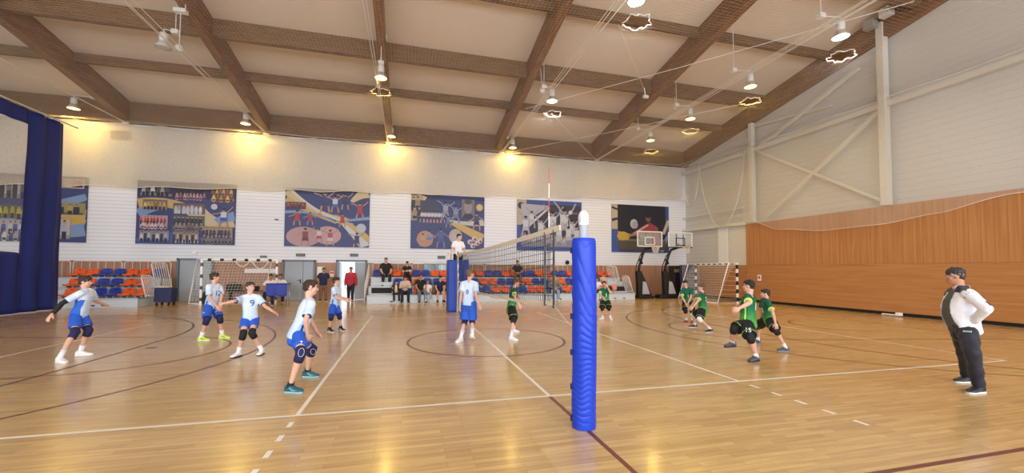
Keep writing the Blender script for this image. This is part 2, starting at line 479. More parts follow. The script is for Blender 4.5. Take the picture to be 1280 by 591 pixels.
        if so:
            m = MB(); m.tube([lerp(an, J['heel'+s], .35), an, lerp(an, kn, .08), lerp(an, kn, so['h'])], [.027*H, .0275*H, .026*H, .0275*H*so.get('k', 1.0)], 14)
            m.build('sock', so['m'], root, True)
        shn = st.get('shoe')
        he, ft, upf = J['heel'+s], J['toe'+s], J['fup'+s]
        fd = (ft-he); L = fd.length; fd.normalize(); wd = fd.cross(upf).normalized()
        m = MB(); sm = MB(); R = []; R2 = []
        for q, hw, ht in ((-.01, .016, .045), (.06, .024, .058), (.2, .027, .064), (.36, .027, .062), (.5, .0285, .044), (.68, .031, .032), (.85, .0285, .026), (.96, .019, .02), (1.0, .008, .014)):
            c = he + fd*(q*L); R.append(ring(c + upf*(ht/2+.006)*H, wd, upf, hw*H, ht/2*H, 14, 3.0)); R2.append(ring(c + upf*.0065*H, wd, upf, (hw+.0025)*H, .0065*H, 14, 4))
        m.loft(R); m.tube([he + fd*L*.2 + upf*.05*H, lerp(he + fd*L*.2 + upf*.06*H, an, .9)], [.026*H, .027*H], 12)
        o = m.build('shoe', shn['m'], root, True); sm.loft(R2); sm.build('sole', shn.get('sole', shn['m']), o, True)
        if shn.get('stripe'):
            for sg in (-1, 1):
                q2 = MB(); q2.tube([he + fd*(.32*L) + wd*(sg*.0275*H) + upf*.045*H, he + fd*(.52*L) + wd*(sg*.0292*H) + upf*.024*H, he + fd*(.7*L) + wd*(sg*.0305*H) + upf*.022*H], [.003*H, .005*H, .002*H], 6)
                q2.build('stripe', shn['stripe'], o, True)
        if st.get('armsleeve') == s:
            el, wr, sh = J['el'+s], J['wr'+s], J['sh'+s]
            MB().tube([lerp(sh, el, .55), lerp(sh, el, .8), el, lerp(el, wr, .4), lerp(el, wr, .97)], [.031*H, .028*H, .026*H, .0265*H, .0185*H], 14).build('arm_sleeve', mat('black_cloth', rgb(26, 26, 32), .8), root, True)
    S.root, S.P, S.N, S.sp, S.frame, S.spine, S.SL, S.shirt, S.body, S.H, S.J = root, P, N, sp, frame, spine, SL, shirt, body, H, J
    S.hp, S.hh, S.A = hp, hh, A
    if jk: S.jacket = jo
    for txt in st.get('print', []):
        stamp(S, *txt)
    return S

def stamp(S, on, s, size, origin, normal, m, name='number', up=None):
    """writing laid on the cloth: the glyph's vertices are dropped along -normal onto the garment"""
    o = getattr(S, on); me = o.data
    bvh = BVHTree.FromPolygons([v.co for v in me.vertices], [p.vertices for p in me.polygons])
    o0 = origin(S); n = normal(S).normalized(); u = (up(S) if up else S.sp); u = (u - n*u.dot(n)).normalized(); r = u.cross(n)
    t = text_mb(s, size) if isinstance(s, str) else s
    bm = bmesh.new(); vs = [bm.verts.new(p) for p in t.v]
    for f in t.f:
        try: bm.faces.new([vs[i] for i in f])
        except ValueError: pass
    bmesh.ops.triangulate(bm, faces=bm.faces)
    for _ in range(2): bmesh.ops.subdivide_edges(bm, edges=[e for e in bm.edges if e.calc_length() > size*.12], cuts=1, use_grid_fill=False)
    for v in bm.verts:
        p = o0 + r*v.co.x + u*v.co.y
        h = bvh.ray_cast(p + n*.5, -n)
        v.co = (h[0] if h[0] is not None else p) + n*(.005 + v.co.z)
    out = bpy.data.meshes.new(name); bm.to_mesh(out); bm.free(); out.materials.append(m)
    put(name, out, o)

def feet(J, H, air=''):
    for s in 'LR':
        an, toe = J['an'+s], J['toe'+s]
        d = toe-an; h = V((d.x, d.y, 0)); L = max(h.length, 1e-4); h.normalize()
        p = math.atan2((an.z-.055*H)-toe.z, L)
        p = max(-.5, min(1.0, p))
        if abs(p) < .32: p = 0
        f = V((h.x*math.cos(p), h.y*math.cos(p), -math.sin(p))); up = V((h.x*math.sin(p), h.y*math.sin(p), math.cos(p)))
        he = an - up*.055*H - f*.042*H; tt = he + f*.158*H
        if s not in air:
            gz = J.get('ground', 0.0); dz = gz - min(he.z, tt.z); 
            an = an + V((0, 0, dz)); he.z += dz; tt.z += dz; J['an'+s] = an
        J['heel'+s], J['toe'+s], J['fup'+s] = he, tt, up
def player(label, H, ground, yaw, pelvis, neck, top, head_yaw, limbs, st, hp=0.0, group=None, hipyaw=None, air='', roll=0.0, hh=.142):
    """limbs: pixel + near/far flag; every bone keeps its length, so depth follows from the pixel"""
    Y0 = atz(0, *ground).y
    yv = lambda a: V((math.cos(math.radians(a)), math.sin(math.radians(a)), 0))
    hy = yaw if hipyaw is None else hipyaw
    J = {}
    P = at(Y0 + pelvis[2], *pelvis[:2]); N = sphere_hit(neck[0], neck[1], P, .285*H, neck[2])
    sp = (N-P).normalized()
    left = lambda a: V((0, 0, 1)).cross(yv(a))
    lh = left(hy); ls = left(yaw); ls = (ls - sp*ls.dot(sp)*.8).normalized()
    J['neck'] = N
    for s, q in (('L', 1), ('R', -1)):
        J['hip'+s] = P + lh*(q*.052*H) - sp*.02*H
        J['sh'+s] = N - sp*.028*H + ls*(q*st.get('shw', .096)*H)
        c = J['sh'+s]
        for k, L in (('el', .172), ('wr', .150)):
            u, v, f = limbs[k+s]; c = sphere_hit(u, v, c, L*H, f); J[k+s] = c
        c = J['hip'+s]
        for k, L in (('kn', .238), ('an', .232)):
            u, v, f = limbs[k+s]; c = sphere_hit(u, v, c, L*H, f); J[k+s] = c
        u, v, f = limbs['toe'+s]; J['toe'+s] = sphere_hit(u, v, J['an'+s], .125*H, f)
        if 'hd'+s in limbs: J['hd'+s] = sphere_hit(*limbs['hd'+s][:2], J['wr'+s], .08*H, limbs['hd'+s][2]) - J['wr'+s]
    J['hh'] = hh*H
    f = yv(head_yaw); up = V((0, 0, 1)); p = math.radians(hp)
    J['hup'] = (up*math.cos(p) + f*math.sin(p)).normalized(); J['hfw'] = f*math.cos(p) - up*math.sin(p)
    J['head_top'] = sphere_hit(top[0], top[1], N, .185*H, top[2])
    feet(J, H, air)
    return make_person(label, J, H, st, group)
# ------------------------------------------------------------------ the setting
W, XR, XL, YN = 17.86, 16.0, -26.0, -13.0
SL, RIDGE = 0.18, 2.2
def roofz(y, z0): return z0 + SL*(W-y) if y >= RIDGE else z0 + SL*(W-RIDGE) - SL*(RIDGE-y)
def struct(o): o['kind'] = 'structure'; return o

def floor_material():
    m = bpy.data.materials.new('parquet'); m.use_nodes = True; nt = m.node_tree; b = nt.nodes['Principled BSDF']
    tc = nt.nodes.new('ShaderNodeTexCoord')
    br = nt.nodes.new('ShaderNodeTexBrick'); br.offset = .37; br.offset_frequency = 2
    br.inputs['Scale'].default_value = 1.0; br.inputs['Brick Width'].default_value = .62; br.inputs['Row Height'].default_value = .072
    br.inputs['Mortar Size'].default_value = .0012; br.inputs['Bias'].default_value = -.1
    br.inputs['Color1'].default_value = rgb(214, 180, 122); br.inputs['Color2'].default_value = rgb(193, 157, 104); br.inputs['Mortar'].default_value = rgb(142, 112, 76)
    nt.links.new(tc.outputs['Object'], br.inputs['Vector'])
    mp = nt.nodes.new('ShaderNodeMapping'); mp.inputs['Scale'].default_value = (1.1, 14, 1); nt.links.new(tc.outputs['Object'], mp.inputs['Vector'])
    nz = nt.nodes.new('ShaderNodeTexNoise'); nz.inputs['Scale'].default_value = 1.5; nz.inputs['Detail'].default_value = 4; nt.links.new(mp.outputs[0], nz.inputs['Vector'])
    mr = nt.nodes.new('ShaderNodeMapRange'); mr.inputs[1].default_value = .3; mr.inputs[2].default_value = .7; mr.inputs[3].default_value = .86; mr.inputs[4].default_value = 1.1
    nt.links.new(nz.outputs['Fac'], mr.inputs[0])
    mx = nt.nodes.new('ShaderNodeMix'); mx.data_type = 'RGBA'; mx.blend_type = 'MULTIPLY'; mx.inputs[0].default_value = 1
    nt.links.new(br.outputs['Color'], mx.inputs[6]); nt.links.new(mr.outputs[0], mx.inputs[7]); nt.links.new(mx.outputs[2], b.inputs['Base Color'])
    b.inputs['Roughness'].default_value = .24; b.inputs['Specular IOR Level'].default_value = .5
    b.inputs['Coat Weight'].default_value = .3; b.inputs['Coat Roughness'].default_value = .13
    n3 = nt.nodes.new('ShaderNodeTexNoise'); n3.inputs['Scale'].default_value = 3.0; nt.links.new(mp.outputs[0], n3.inputs['Vector'])
    bp = nt.nodes.new('ShaderNodeBump'); bp.inputs['Strength'].default_value = .03; bp.inputs['Distance'].default_value = .01
    nt.links.new(n3.outputs['Fac'], bp.inputs['Height']); nt.links.new(bp.outputs[0], b.inputs['Normal']); nt.links.new(bp.outputs[0], b.inputs['Coat Normal'])
    return m
def siding_material(name, col, pitch=.2, dark=.72):
    m = bpy.data.materials.new(name); m.use_nodes = True; nt = m.node_tree; b = nt.nodes['Principled BSDF']; b.inputs['Roughness'].default_value = .55
    tc = nt.nodes.new('ShaderNodeTexCoord'); sx = nt.nodes.new('ShaderNodeSeparateXYZ'); nt.links.new(tc.outputs['Object'], sx.inputs[0])
    dv = nt.nodes.new('ShaderNodeMath'); dv.operation = 'DIVIDE'; dv.inputs[1].default_value = pitch; nt.links.new(sx.outputs['Z'], dv.inputs[0])
    fr = nt.nodes.new('ShaderNodeMath'); fr.operation = 'FRACT'; nt.links.new(dv.outputs[0], fr.inputs[0])
    rp = nt.nodes.new('ShaderNodeValToRGB'); e = rp.color_ramp.elements
    e[0].position = 0; e[0].color = (.0, .0, .0, 1); e[1].position = .16; e[1].color = (1, 1, 1, 1)
    e2 = rp.color_ramp.elements.new(.97); e2.color = (1, 1, 1, 1); e3 = rp.color_ramp.elements.new(1.0); e3.color = (0, 0, 0, 1)
    nt.links.new(fr.outputs[0], rp.inputs[0])
    mx = nt.nodes.new('ShaderNodeMix'); mx.data_type = 'RGBA'; c = V(col[:3])
    mx.inputs[6].default_value = (*(c*dark), 1); mx.inputs[7].default_value = col
    nt.links.new(rp.outputs[0], mx.inputs[0]); nt.links.new(mx.outputs[2], b.inputs['Base Color'])
    bp = nt.nodes.new('ShaderNodeBump'); bp.inputs['Strength'].default_value = .5; bp.inputs['Distance'].default_value = .02
    nt.links.new(rp.outputs[0], bp.inputs['Height']); nt.links.new(bp.outputs[0], b.inputs['Normal'])
    return m
def wood_material(name, c1, c2, stretch, scale=1.0, rough=.45, seam=None, seamaxis='Z', coat=0.0):
    m = bpy.data.materials.new(name); m.use_nodes = True; nt = m.node_tree; b = nt.nodes['Principled BSDF']; b.inputs['Roughness'].default_value = rough
    b.inputs['Coat Weight'].default_value = coat; b.inputs['Coat Roughness'].default_value = .2
    tc = nt.nodes.new('ShaderNodeTexCoord'); mp = nt.nodes.new('ShaderNodeMapping'); mp.inputs['Scale'].default_value = stretch
    nt.links.new(tc.outputs['Object'], mp.inputs['Vector'])
    nz = nt.nodes.new('ShaderNodeTexNoise'); nz.inputs['Scale'].default_value = scale; nz.inputs['Detail'].default_value = 6; nz.inputs['Distortion'].default_value = .6
    nt.links.new(mp.outputs[0], nz.inputs['Vector'])
    rp = nt.nodes.new('ShaderNodeValToRGB'); rp.color_ramp.elements[0].position = .32; rp.color_ramp.elements[0].color = c1
    rp.color_ramp.elements[1].position = .68; rp.color_ramp.elements[1].color = c2
    nt.links.new(nz.outputs['Fac'], rp.inputs[0]); last = rp.outputs[0]
    if seam:
        sx = nt.nodes.new('ShaderNodeSeparateXYZ'); nt.links.new(tc.outputs['Object'], sx.inputs[0])
        dv = nt.nodes.new('ShaderNodeMath'); dv.operation = 'DIVIDE'; dv.inputs[1].default_value = seam; nt.links.new(sx.outputs[seamaxis], dv.inputs[0])
        fr = nt.nodes.new('ShaderNodeMath'); fr.operation = 'FRACT'; nt.links.new(dv.outputs[0], fr.inputs[0])
        lt = nt.nodes.new('ShaderNodeMath'); lt.operation = 'LESS_THAN'; lt.inputs[1].default_value = .05; nt.links.new(fr.outputs[0], lt.inputs[0])
        mx = nt.nodes.new('ShaderNodeMix'); mx.data_type = 'RGBA'; mx.inputs[7].default_value = (*(V(c1[:3])*.8), 1)
        nt.links.new(lt.outputs[0], mx.inputs[0]); nt.links.new(last, mx.inputs[6]); last = mx.outputs[2]
    nt.links.new(last, b.inputs['Base Color'])
    MATS[name] = m
    return m

M_floor = floor_material()
M_siding = siding_material('white_siding', rgb(234, 237, 246), .17, .68)
M_siding_r = siding_material('grey_siding', rgb(206, 205, 202), .24, .97)
M_deck = mat('ceiling_panel', rgb(214, 201, 188), .85, var=.03, scale=1.5)
M_beam = wood_material('glulam', rgb(96, 68, 42), rgb(126, 92, 60), (1, 1, 9), 1.6, .6, .12)
M_rafter = wood_material('glulam_rafter', rgb(104, 68, 38), rgb(136, 94, 56), (6, 1, 6), 1.4, .6)
M_dado = wood_material('wood_dado', rgb(160, 118, 92), rgb(182, 138, 110), (9, 9, .6), 1.4, .5, .22, 'X')
M_panel = wood_material('wood_panel_lower', rgb(172, 116, 66), rgb(190, 134, 82), (3, .5, 9), 1.2, .42)
M_panel_up = wood_material('wood_panel_upper', rgb(170, 114, 66), rgb(190, 134, 82), (3, 8, .35), 1.2, .45, .30, 'Y')
M_steel = mat('white_steel', rgb(216, 213, 204), .5, var=.04)
M_line = mat('line_white', rgb(240, 236, 224), .35, var=.04)
M_lred = mat('line_red', rgb(112, 58, 44), .35, var=.06)
M_ldark = mat('line_dark', rgb(62, 46, 40), .35, var=.06)
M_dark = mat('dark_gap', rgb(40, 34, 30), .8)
M_grey_door = mat('door_grey', rgb(168, 178, 190), .5, var=.03)
M_frame = mat('frame_grey', rgb(112, 122, 134), .5)
M_chrome = mat('chrome', rgb(200, 205, 210), .25, 1.0)
M_black = mat('black_plastic', rgb(24, 24, 27), .5)
M_blackm = mat('black_metal', rgb(30, 31, 34), .4, .3)
M_white = mat('white_paint', rgb(236, 236, 234), .4)
M_paper = mat('paper', rgb(244, 243, 240), .8)

# floor and lines (the painted lines lie on the floor)
floor = struct(MB().box(((XL+XR)/2, (YN+W)/2, -.1), (XR-XL+.6, W-YN+.6, .2)).build('floor', M_floor))
def line(name, pts, w, m, closed=False, z=.0015):
    pts = [V((p[0], p[1], z)) for p in pts]; n = len(pts); P = []
    for i, p in enumerate(pts):
        if closed: d = pts[(i+1) % n]-pts[i-1]
        else: d = pts[min(i+1, n-1)]-pts[max(i-1, 0)]
        d.normalize(); q = V((-d.y, d.x, 0))*(w/2); P += [p-q, p+q]
    F = [(2*i, 2*i+2, 2*i+3, 2*i+1) for i in range(n-1)]
    if closed: F.append((2*n-2, 0, 1, 2*n-1))
    o = MB().add(P, F).build(name, m, floor, fixn=False)
    for p in o.data.polygons:
        if p.normal.z < 0: o.data.flip_normals(); break
    return o
def arc(cx, cy, r, a0, a1, n=40): return [(cx + r*math.cos(math.radians(a0+(a1-a0)*i/n)), cy + r*math.sin(math.radians(a0+(a1-a0)*i/n))) for i in range(n+1)]
VLN = 'volleyball_line'
line(VLN, [(-9, 0), (9, 0)], .05, M_line, z=.002); line(VLN, [(-9, 9), (9, 9)], .05, M_line)
line(VLN, [(-9, -.025), (-9, 9.025)], .05, M_line); line(VLN, [(9, -.025), (9, 9.025)], .05, M_line)
for x in (-3, 0, 3): line(VLN, [(x, .025), (x, 8.975)], .05, M_line)
for x in (-3, 3):
    for k in range(5):
        y = -.2 - .35*k; line('volleyball_dash', [(x, y), (x, y-.15)], .05, M_line)
    line('volleyball_dash', [(x, 9.2), (x, 9.9)], .05, M_line)
BL = 'basketball_line'
bz = .0008
line(BL, [(-12.6, -2.53), (12.6, -2.53)], .05, M_lred, z=bz); line(BL, [(-12.6, 11.5), (12.6, 11.5)], .05, M_lred, z=bz)
line(BL, [(0, -2.5), (0, -.03)], .05, M_lred, z=bz)
line(BL, arc(0, 4.3, 1.8, 0, 360, 72)[:-1], .05, M_lred, True, z=bz)
for s in (-1, 1):
    line(BL, arc(s*11, 4.5, 6.25, 90 if s > 0 else -90, 270 if s > 0 else 90, 60), .05, M_lred, z=bz)
    line(BL, [(s*11, -1.75), (s*12.6, -1.75)], .05, M_lred, z=bz); line(BL, [(s*11, 10.75), (s*12.6, 10.75)], .05, M_lred, z=bz)
    line(BL, arc(s*7.25, 4.5, 1.8, 90 if s > 0 else -90, 270 if s > 0 else 90, 40), .05, M_lred, z=bz)
    line(BL, [(s*7.2, 2.7), (s*12.6, 1.6)], .05, M_lred, z=bz); line(BL, [(s*7.2, 6.3), (s*12.6, 7.4)], .05, M_lred, z=bz)
    line(BL, arc(s*11, 4.5, 1.25, 90 if s > 0 else -90, 270 if s > 0 else 90, 24), .05, M_lred, z=bz)
    line(BL, [(s*12.6, -2.53), (s*12.6, 11.5)], .05, M_lred, z=bz)
    pts = [(s*(13.2-6), 3+3*i/6) for i in range(7)]
    up = arc(13.2, 6, 6, 180, 100, 24); lo = arc(13.2, 3, 6, 260, 180, 24)
    line('handball_line', [(s*x, y) for x, y in lo + [(7.2, 3+3*i/6) for i in range(1, 6)] + up], .05, M_ldark, z=.0012)
MB().lathe([(.0, 0), (.09, .0005), (.09, .0025), (0.0, .003)], (-6.9, 4.9, 0), n=20).build('floor_socket_cover', mat('socket_cover', rgb(120, 96, 78), .4), floor)

# far wall: wood dado, white siding, door openings
ZD = 1.95
wf = empty('wall_far', (0, W, 0)); struct(wf)
def wallx(name, m, segs, th=.25, y=W):
    mb = MB()
    for x0, x1, z0, z1 in segs: mb.box(((x0+x1)/2, y+th/2, (z0+z1)/2), (x1-x0, th, z1-z0))
    return mb.build(name, m, wf)
OPEN = (-5.42, -3.98)   # open double door
wallx('dado', M_dado, [(XL, OPEN[0], 0, ZD), (OPEN[1], XR, 0, ZD)])
wallx('siding', M_siding, [(XL, OPEN[0], ZD, 9.6), (OPEN[1], XR, ZD, 9.6), (OPEN[0], OPEN[1], 2.08, 9.6)], .22, W+.02)
MB().box(((XL+XR)/2, W-.01, ZD), (XR-XL, .03, .05)).build('rail', M_white, wf) if False else None
# right wall: siding above and beyond, wood panelling standing proud
wr = empty('wall_right', (XR, 4, 0)); struct(wr)
MB().prism([(XR, W+.25, 0), (XR, YN, 0), (XR, YN, 8.0), (XR, RIDGE, roofz(RIDGE, 9.45)), (XR, W+.25, 9.45)], (.25, 0, 0)).build('siding', M_siding_r, wr)
PX = XR-.16
MB().box((PX+.07, (12.82+YN)/2, (ZD+4.15)/2+.0), (.14, 12.82-YN, 4.15-ZD)).build('upper_panelling', M_panel_up, wr)
MB().box((PX+.08, (12.82+YN)/2, (ZD+.12)/2), (.15, 12.82-YN, ZD-.13)).build('lower_panelling', M_panel, wr)
MB().box((XR-.03, (W+YN)/2, .06), (.06, W-YN, .12)).build('plinth', M_dark, wr)
MB().box((XR-.03, (12.82+W)/2, (ZD+.12)/2), (.06, W-12.82-.02, ZD-.12)).build('corner_dado', M_panel, wr)
for y in [11.7-1.95*k for k in range(12)]: MB().box((PX+.12, y, .06), (.06, .07, .12)).build('panel_foot', M_dark, wr)
# cladding panels and pilaster between the corner and the panelling
MB().box((XR-.05, 14.55, (4.2+ZD)/2), (.08, .75, 4.2-ZD)).build('pilaster', M_white, wr)
MB().box((XR-.04, 13.5, (4.2+ZD)/2), (.06, 1.25, 4.2-ZD)).build('panel', M_steel, wr)
# left and near walls (behind the camera): tall window openings let the daylight in
struct(MB().box((XL-.12, (W+YN)/2, 5), (.24, W-YN, 11)).build('wall_left', M_siding_r))
wn = MB(); wn.box(((XL+XR)/2, YN-.12, .5), (XR-XL, .24, 1.0)); wn.box(((XL+XR)/2, YN-.12, 7.6), (XR-XL, .24, 1.6))
for x in [XL+1+4.0*k for k in range(11)]: wn.box((x, YN-.12, 4), (.5, .24, 7))
struct(wn.build('wall_near', M_siding))
# roof deck
mb = MB(); z0 = 9.38
mb.add([(XL-.3, W+.3, roofz(W+.3, z0)), (XR+.3, W+.3, roofz(W+.3, z0)), (XR+.3, RIDGE, roofz(RIDGE, z0)), (XL-.3, RIDGE, roofz(RIDGE, z0)), (XR+.3, YN-.3, roofz(YN-.3, z0)), (XL-.3, YN-.3, roofz(YN-.3, z0))], [(0, 1, 2, 3), (3, 2, 4, 5)])
mb.add([p+V((0, 0, .2)) for p in mb.v[:6]], [(0, 3, 2, 1), (3, 5, 4, 2)])
ceil = struct(mb.build('ceiling', M_deck, fixn=False))
# rafters and purlins, each beam a thing of the structure
k = 0
for x, w in ((-14.75, .34), (-8.85, .30), (-2.9, .28), (3.15, .30), (9.2, .34), (15.8, .36), (-20.8, .34)):
    b = MB()
    for y0, y1 in ((W, RIDGE), (RIDGE, YN)):
        a = V((x, y0, roofz(y0, 8.5)+.43)); c = V((x, y1, roofz(y1, 8.5)+.43)); b.beam(a, c, w, .88)
    k += 1; struct(b.build('trim_%d' % k, M_rafter, None, bevel=.012))
for y, z0, h, w in ((17.66, 8.42, .95, .34), (14.25, 9.02, .36, .16), (11.35, 8.72, .66, .22), (8.1, 9.02, .36, .16), (4.9, 8.72, .66, .22)):
    k += 1; struct(MB().beam((XL, y, roofz(y, z0)+h/2), (XR, y, roofz(y, z0)+h/2), w, h).build('trim_%d' % k, M_beam, None, bevel=.01))

# steel frame on the right gable wall
def steel(a, b, w=.22, h=.22):
    global k
    k += 1; return struct(MB().beam(a, b, w, h).build('trim_%d' % k, M_steel, None, bevel=.01))
def rx(u, v, X=15.72): return atx(X, u, v)
steel((15.7, 6.1, 4.15), (15.7, 6.1, 11.2), .24, .28); steel((15.7, 12.2, 4.2), (15.7, 12.2, 9.45), .2, .24)
steel((15.75, YN, 8.05), (15.75, W, 8.0), .14, .2)
steel((15.76, 12.8, 4.2), (15.76, W, 4.26), .14, .18); steel((15.78, 12.8, 5.05), (15.78, W, 5.05), .06, .07)
def steel2(u0, v0, u1, v1, w=.14): steel(rx(u0, v0), rx(u1, v1), w, w)
steel2(947, 186, 1074, 84); steel2(949, 183, 1104, 131, .12); steel2(1100, 138, 960, 270); steel2(948, 189, 1112, 254, .12)
steel2(943, 158, 1040, 132, .08)
# doors in the far wall
def door(n, x0, x1, zt, open_=False):
    d = empty('door_%d' % n, ((x0+x1)/2, W, 0)); struct(d)
    f = MB(); f.box(((x0+x1)/2, W-.03, zt-.03), (x1-x0+.1, .16, .1)); f.box((x0, W-.03, zt/2), (.09, .16, zt)); f.box((x1, W-.03, zt/2), (.09, .16, zt))
    f.build('frame', M_frame, d, bevel=.006)
    return d
def leaf(d, x0, x1, z1, y=W-.035, m=None):
    lf = MB().box(((x0+x1)/2, y, z1/2+.01), (x1-x0, .06, z1)).build('door_leaf', m or M_grey_door, d, bevel=.006)
    return lf
d = door(1, -7.98, -6.5, 2.06); a = leaf(d, -7.92, -7.06, 1.98); b = leaf(d, -7.04, -6.56, 1.98)
h = MB(); h.capsule((-7.16, W-.1, 1.02), (-7.30, W-.12, 1.02), .014, .012, 8); h.capsule((-7.16, W-.06, 1.02), (-7.16, W-.12, 1.02), .012, .012, 8); h.box((-7.16, W-.07, .98), (.05, .02, .2)); h.build('handle', M_black, a)
d = door(2, OPEN[0], OPEN[1], 2.08); leaf(d, -4.55, OPEN[1]-.05, 1.98)
# the other leaf stands open to the outside
lf = MB(); lf.box((OPEN[0]+.06, W+.55, 1.0), (.06, .8, 1.98)); lf.build('door_leaf', M_grey_door, d)
d = door(3, -12.55, -11.1, 2.08); leaf(d, -12.48, -11.84, 1.98); leaf(d, -11.82, -11.16, 1.98)
win = empty('window_1', (0, W, 1.5)); struct(win)
f = MB(); x0, x1, z0, z1 = -.95, 1.0, 1.05, 1.93
for x in (x0, (x0+x1)/2-.35, (x0+x1)/2+.35, x1): f.box((x, W-.03, (z0+z1)/2), (.07, .12, z1-z0))
for z in (z0, z1): f.box(((x0+x1)/2, W-.03, z), (x1-x0+.07, .12, .08))
f.build('window_frame', M_frame, win, bevel=.006)
MB().box(((x0+x1)/2, W-.02, (z0+z1)/2), (x1-x0, .03, z1-z0)).build('pane', mat('window_glass', rgb(150, 176, 188), .08, spec=.7), win)
# pale open ground outside the door
struct(MB().box((-4.7, W+8, -.12), (30, 15, .2)).build('ground', mat('outside_paving', rgb(205, 203, 198), .9)))
# ------------------------------------------------------------------ volleyball net, posts, referee stand
M_blue_pad = mat('blue_vinyl', rgb(24, 60, 186), .45, spec=.4, var=.05, scale=5)
M_blue_pad2 = mat('blue_vinyl_dull', rgb(42, 74, 178), .5, spec=.4, var=.06, scale=5)
M_cream = mat('tape_cream', rgb(214, 205, 186), .8)
M_cord = mat('black_cord', rgb(28, 28, 30), .8)
M_wcord = mat('white_cord', rgb(228, 226, 220), .8)
# near post wrapped in a padded sleeve with diagonal creases
t = empty('net_post', (0, -1.06, 0), 'tall steel net post wrapped in a bright blue padded sleeve, in the foreground', 'net post')
MB().lathe([(.055, 0), (.055, .02), (.045, .03), (.045, 2.13), (.052, 2.13), (.052, 2.16), (.046, 2.16), (.046, 2.17)], (0, -1.06, 0), n=24).build('post', mat('post_pale', rgb(214, 222, 228), .35), t, True)
R = []; NZ, NA = 420, 84
for i in range(NZ+1):
    z = .004 + 1.985*i/NZ; r = []
    for j in range(NA):
        a = 2*PI*j/NA
        q = noise.noise(V((math.cos(a)*1.2, math.sin(a)*1.2, z*1.1)))
        ph = (z*(44+10*math.sin(z*2.1)) + a*2.0 + 3.2*q)
        amp = .0042*(.6+max(0, noise.noise(V((math.cos(a)*.9+3, math.sin(a)*.9, z*1.7)))*1.8))*min(1, (z+.02)*4, (1.99-z)*8+.15)
        rr = .126 + amp*(abs(math.sin(ph))**.6*2-1) + .007*noise.noise(V((math.cos(a)*1.5, math.sin(a)*1.5, z*2.2+5))) - .010*max(0, (.03-(1.985-z))/.03)
        cz = V((.012*math.sin(z*1.7), -1.06+.006*math.sin(z*2.3), z)); r.append(cz + V((math.cos(a)*rr, math.sin(a)*rr, 0)))
    R.append(r)
sl = MB().loft(R).build('padded_sleeve', M_blue_pad, t, True)
for z in (.09, .42, .78, 1.16, 1.52, 1.86): MB().box((-.126, -1.03, z), (.012, .05, .06)).build('strap', mat('navy_strap', rgb(22, 36, 110), .7), sl, bevel=.004)
h = MB(); h.lathe([(.03, -.05), (.043, -.04), (.043, .04), (.03, .05)], (0, -1.06, 2.215), V((1, 0, 0)), 20); h.box((.038, -1.06, 2.19), (.012, .07, .12)); h.box((-.038, -1.06, 2.19), (.012, .07, .12)); h.ell((0, -1.06, 2.255), (.046, .046, .035))
h.build('pulley_head', mat('pale_plastic', rgb(222, 228, 232), .4), t, True, .004)
# far post
t = empty('net_post', (0, 10.12, 0), 'slim steel net post beside the referee stand', 'net post')
MB().lathe([(.05, 0), (.05, .02), (.042, .03), (.042, 2.3), (.03, 2.31), (.03, 2.32)], (0, 10.12, 0), n=20).build('post', M_chrome, t, True)
# net
YA, YB = -.12, 9.95
def ztop(y): return 2.17 - .05*math.sin(PI*(y-YA)/(YB-YA)) + .02*(y-YA)/(YB-YA)*2
def zbot(y): return 1.22 - .20*math.sin(PI*min(1, max(0, (y-YA)/(YB-YA)*1.0)))*.9 + .0*(y)
t = empty('volleyball_net', (0, 4.5, 0), 'black volleyball net with cream top tape stretched across the court', 'volleyball net')
ys = [YA+(YB-YA)*i/40 for i in range(41)]
mb = MB(); mb.loft([[V((sx, y, ztop(y)+sz)) for sx, sz in ((-.007, .036), (.007, .036), (.009, 0), (.007, -.036), (-.007, -.036), (-.009, 0))] for y in [YA-.25]+ys+[YB+.1]])
mb.build('top_tape', M_cream, t)
mb = MB(); mb.loft([[V((sx+.012*math.sin(y*5), y, zbot(y)+sz+.01*math.sin(y*3.1))) for sx, sz in ((-.006, .024), (.006, .024), (.008, 0), (.006, -.024), (-.006, -.024), (-.008, 0))] for y in ys])
mb.build('bottom_tape', M_cream, t)
mb = MB(); n = int((YB-YA)/.1)
for i in range(n+1):
    y = YA+(YB-YA)*i/n; mb.strand([(0, y, zbot(y)+.02), (0, y, ztop(y)-.03)], .0036)
for k in range(1, 10):
    q = k/10; mb.strand([(0, y, zbot(y)+(ztop(y)-zbot(y))*q) for y in ys], .0034)
tag(mb.build('mesh', M_cord, t, fixn=False))
for y, w in ((YA-.03, .022), (.19, .03)):
    mb = MB(); mb.beam((0, y, 1.16), (0, y, ztop(y)), .02, w); mb.build('side_rod' if y < 0 else 'side_band', M_black if y < 0 else mat('grey_band', rgb(70, 72, 76), .6), t)
for a, b in (((0, YA-.2, 2.15), (0, -1.02, 2.12)), ((0, YA-.03, 1.2), (0, -.98, .95)), ((0, YB+.05, 2.18), (0, 10.1, 2.2)), ((0, YB, 1.2), (0, 10.08, 1.1)), ((0, YA-.03, 1.7), (0, -1.0, 1.75))): MB().tube([a, lerp(V(a), V(b), .5)-V((0, 0, .02)), b], .0028, 6).build('tension_rope', M_wcord, t)
a_ = empty('net_antenna', (.012, .10, 1.2), 'thin red and white striped antenna standing up from the net', 'antenna')
for k in range(9):
    z = 1.22+.2*k; MB().tube([(.016, .08, z), (.016, .08, z+.2)], .006, 8).build('red_band' if k % 2 == 0 else 'white_band', (mat('antenna_red', rgb(196, 60, 64), .4) if k % 2 == 0 else M_white) if k > 3 else MATS['grey_band'], a_)
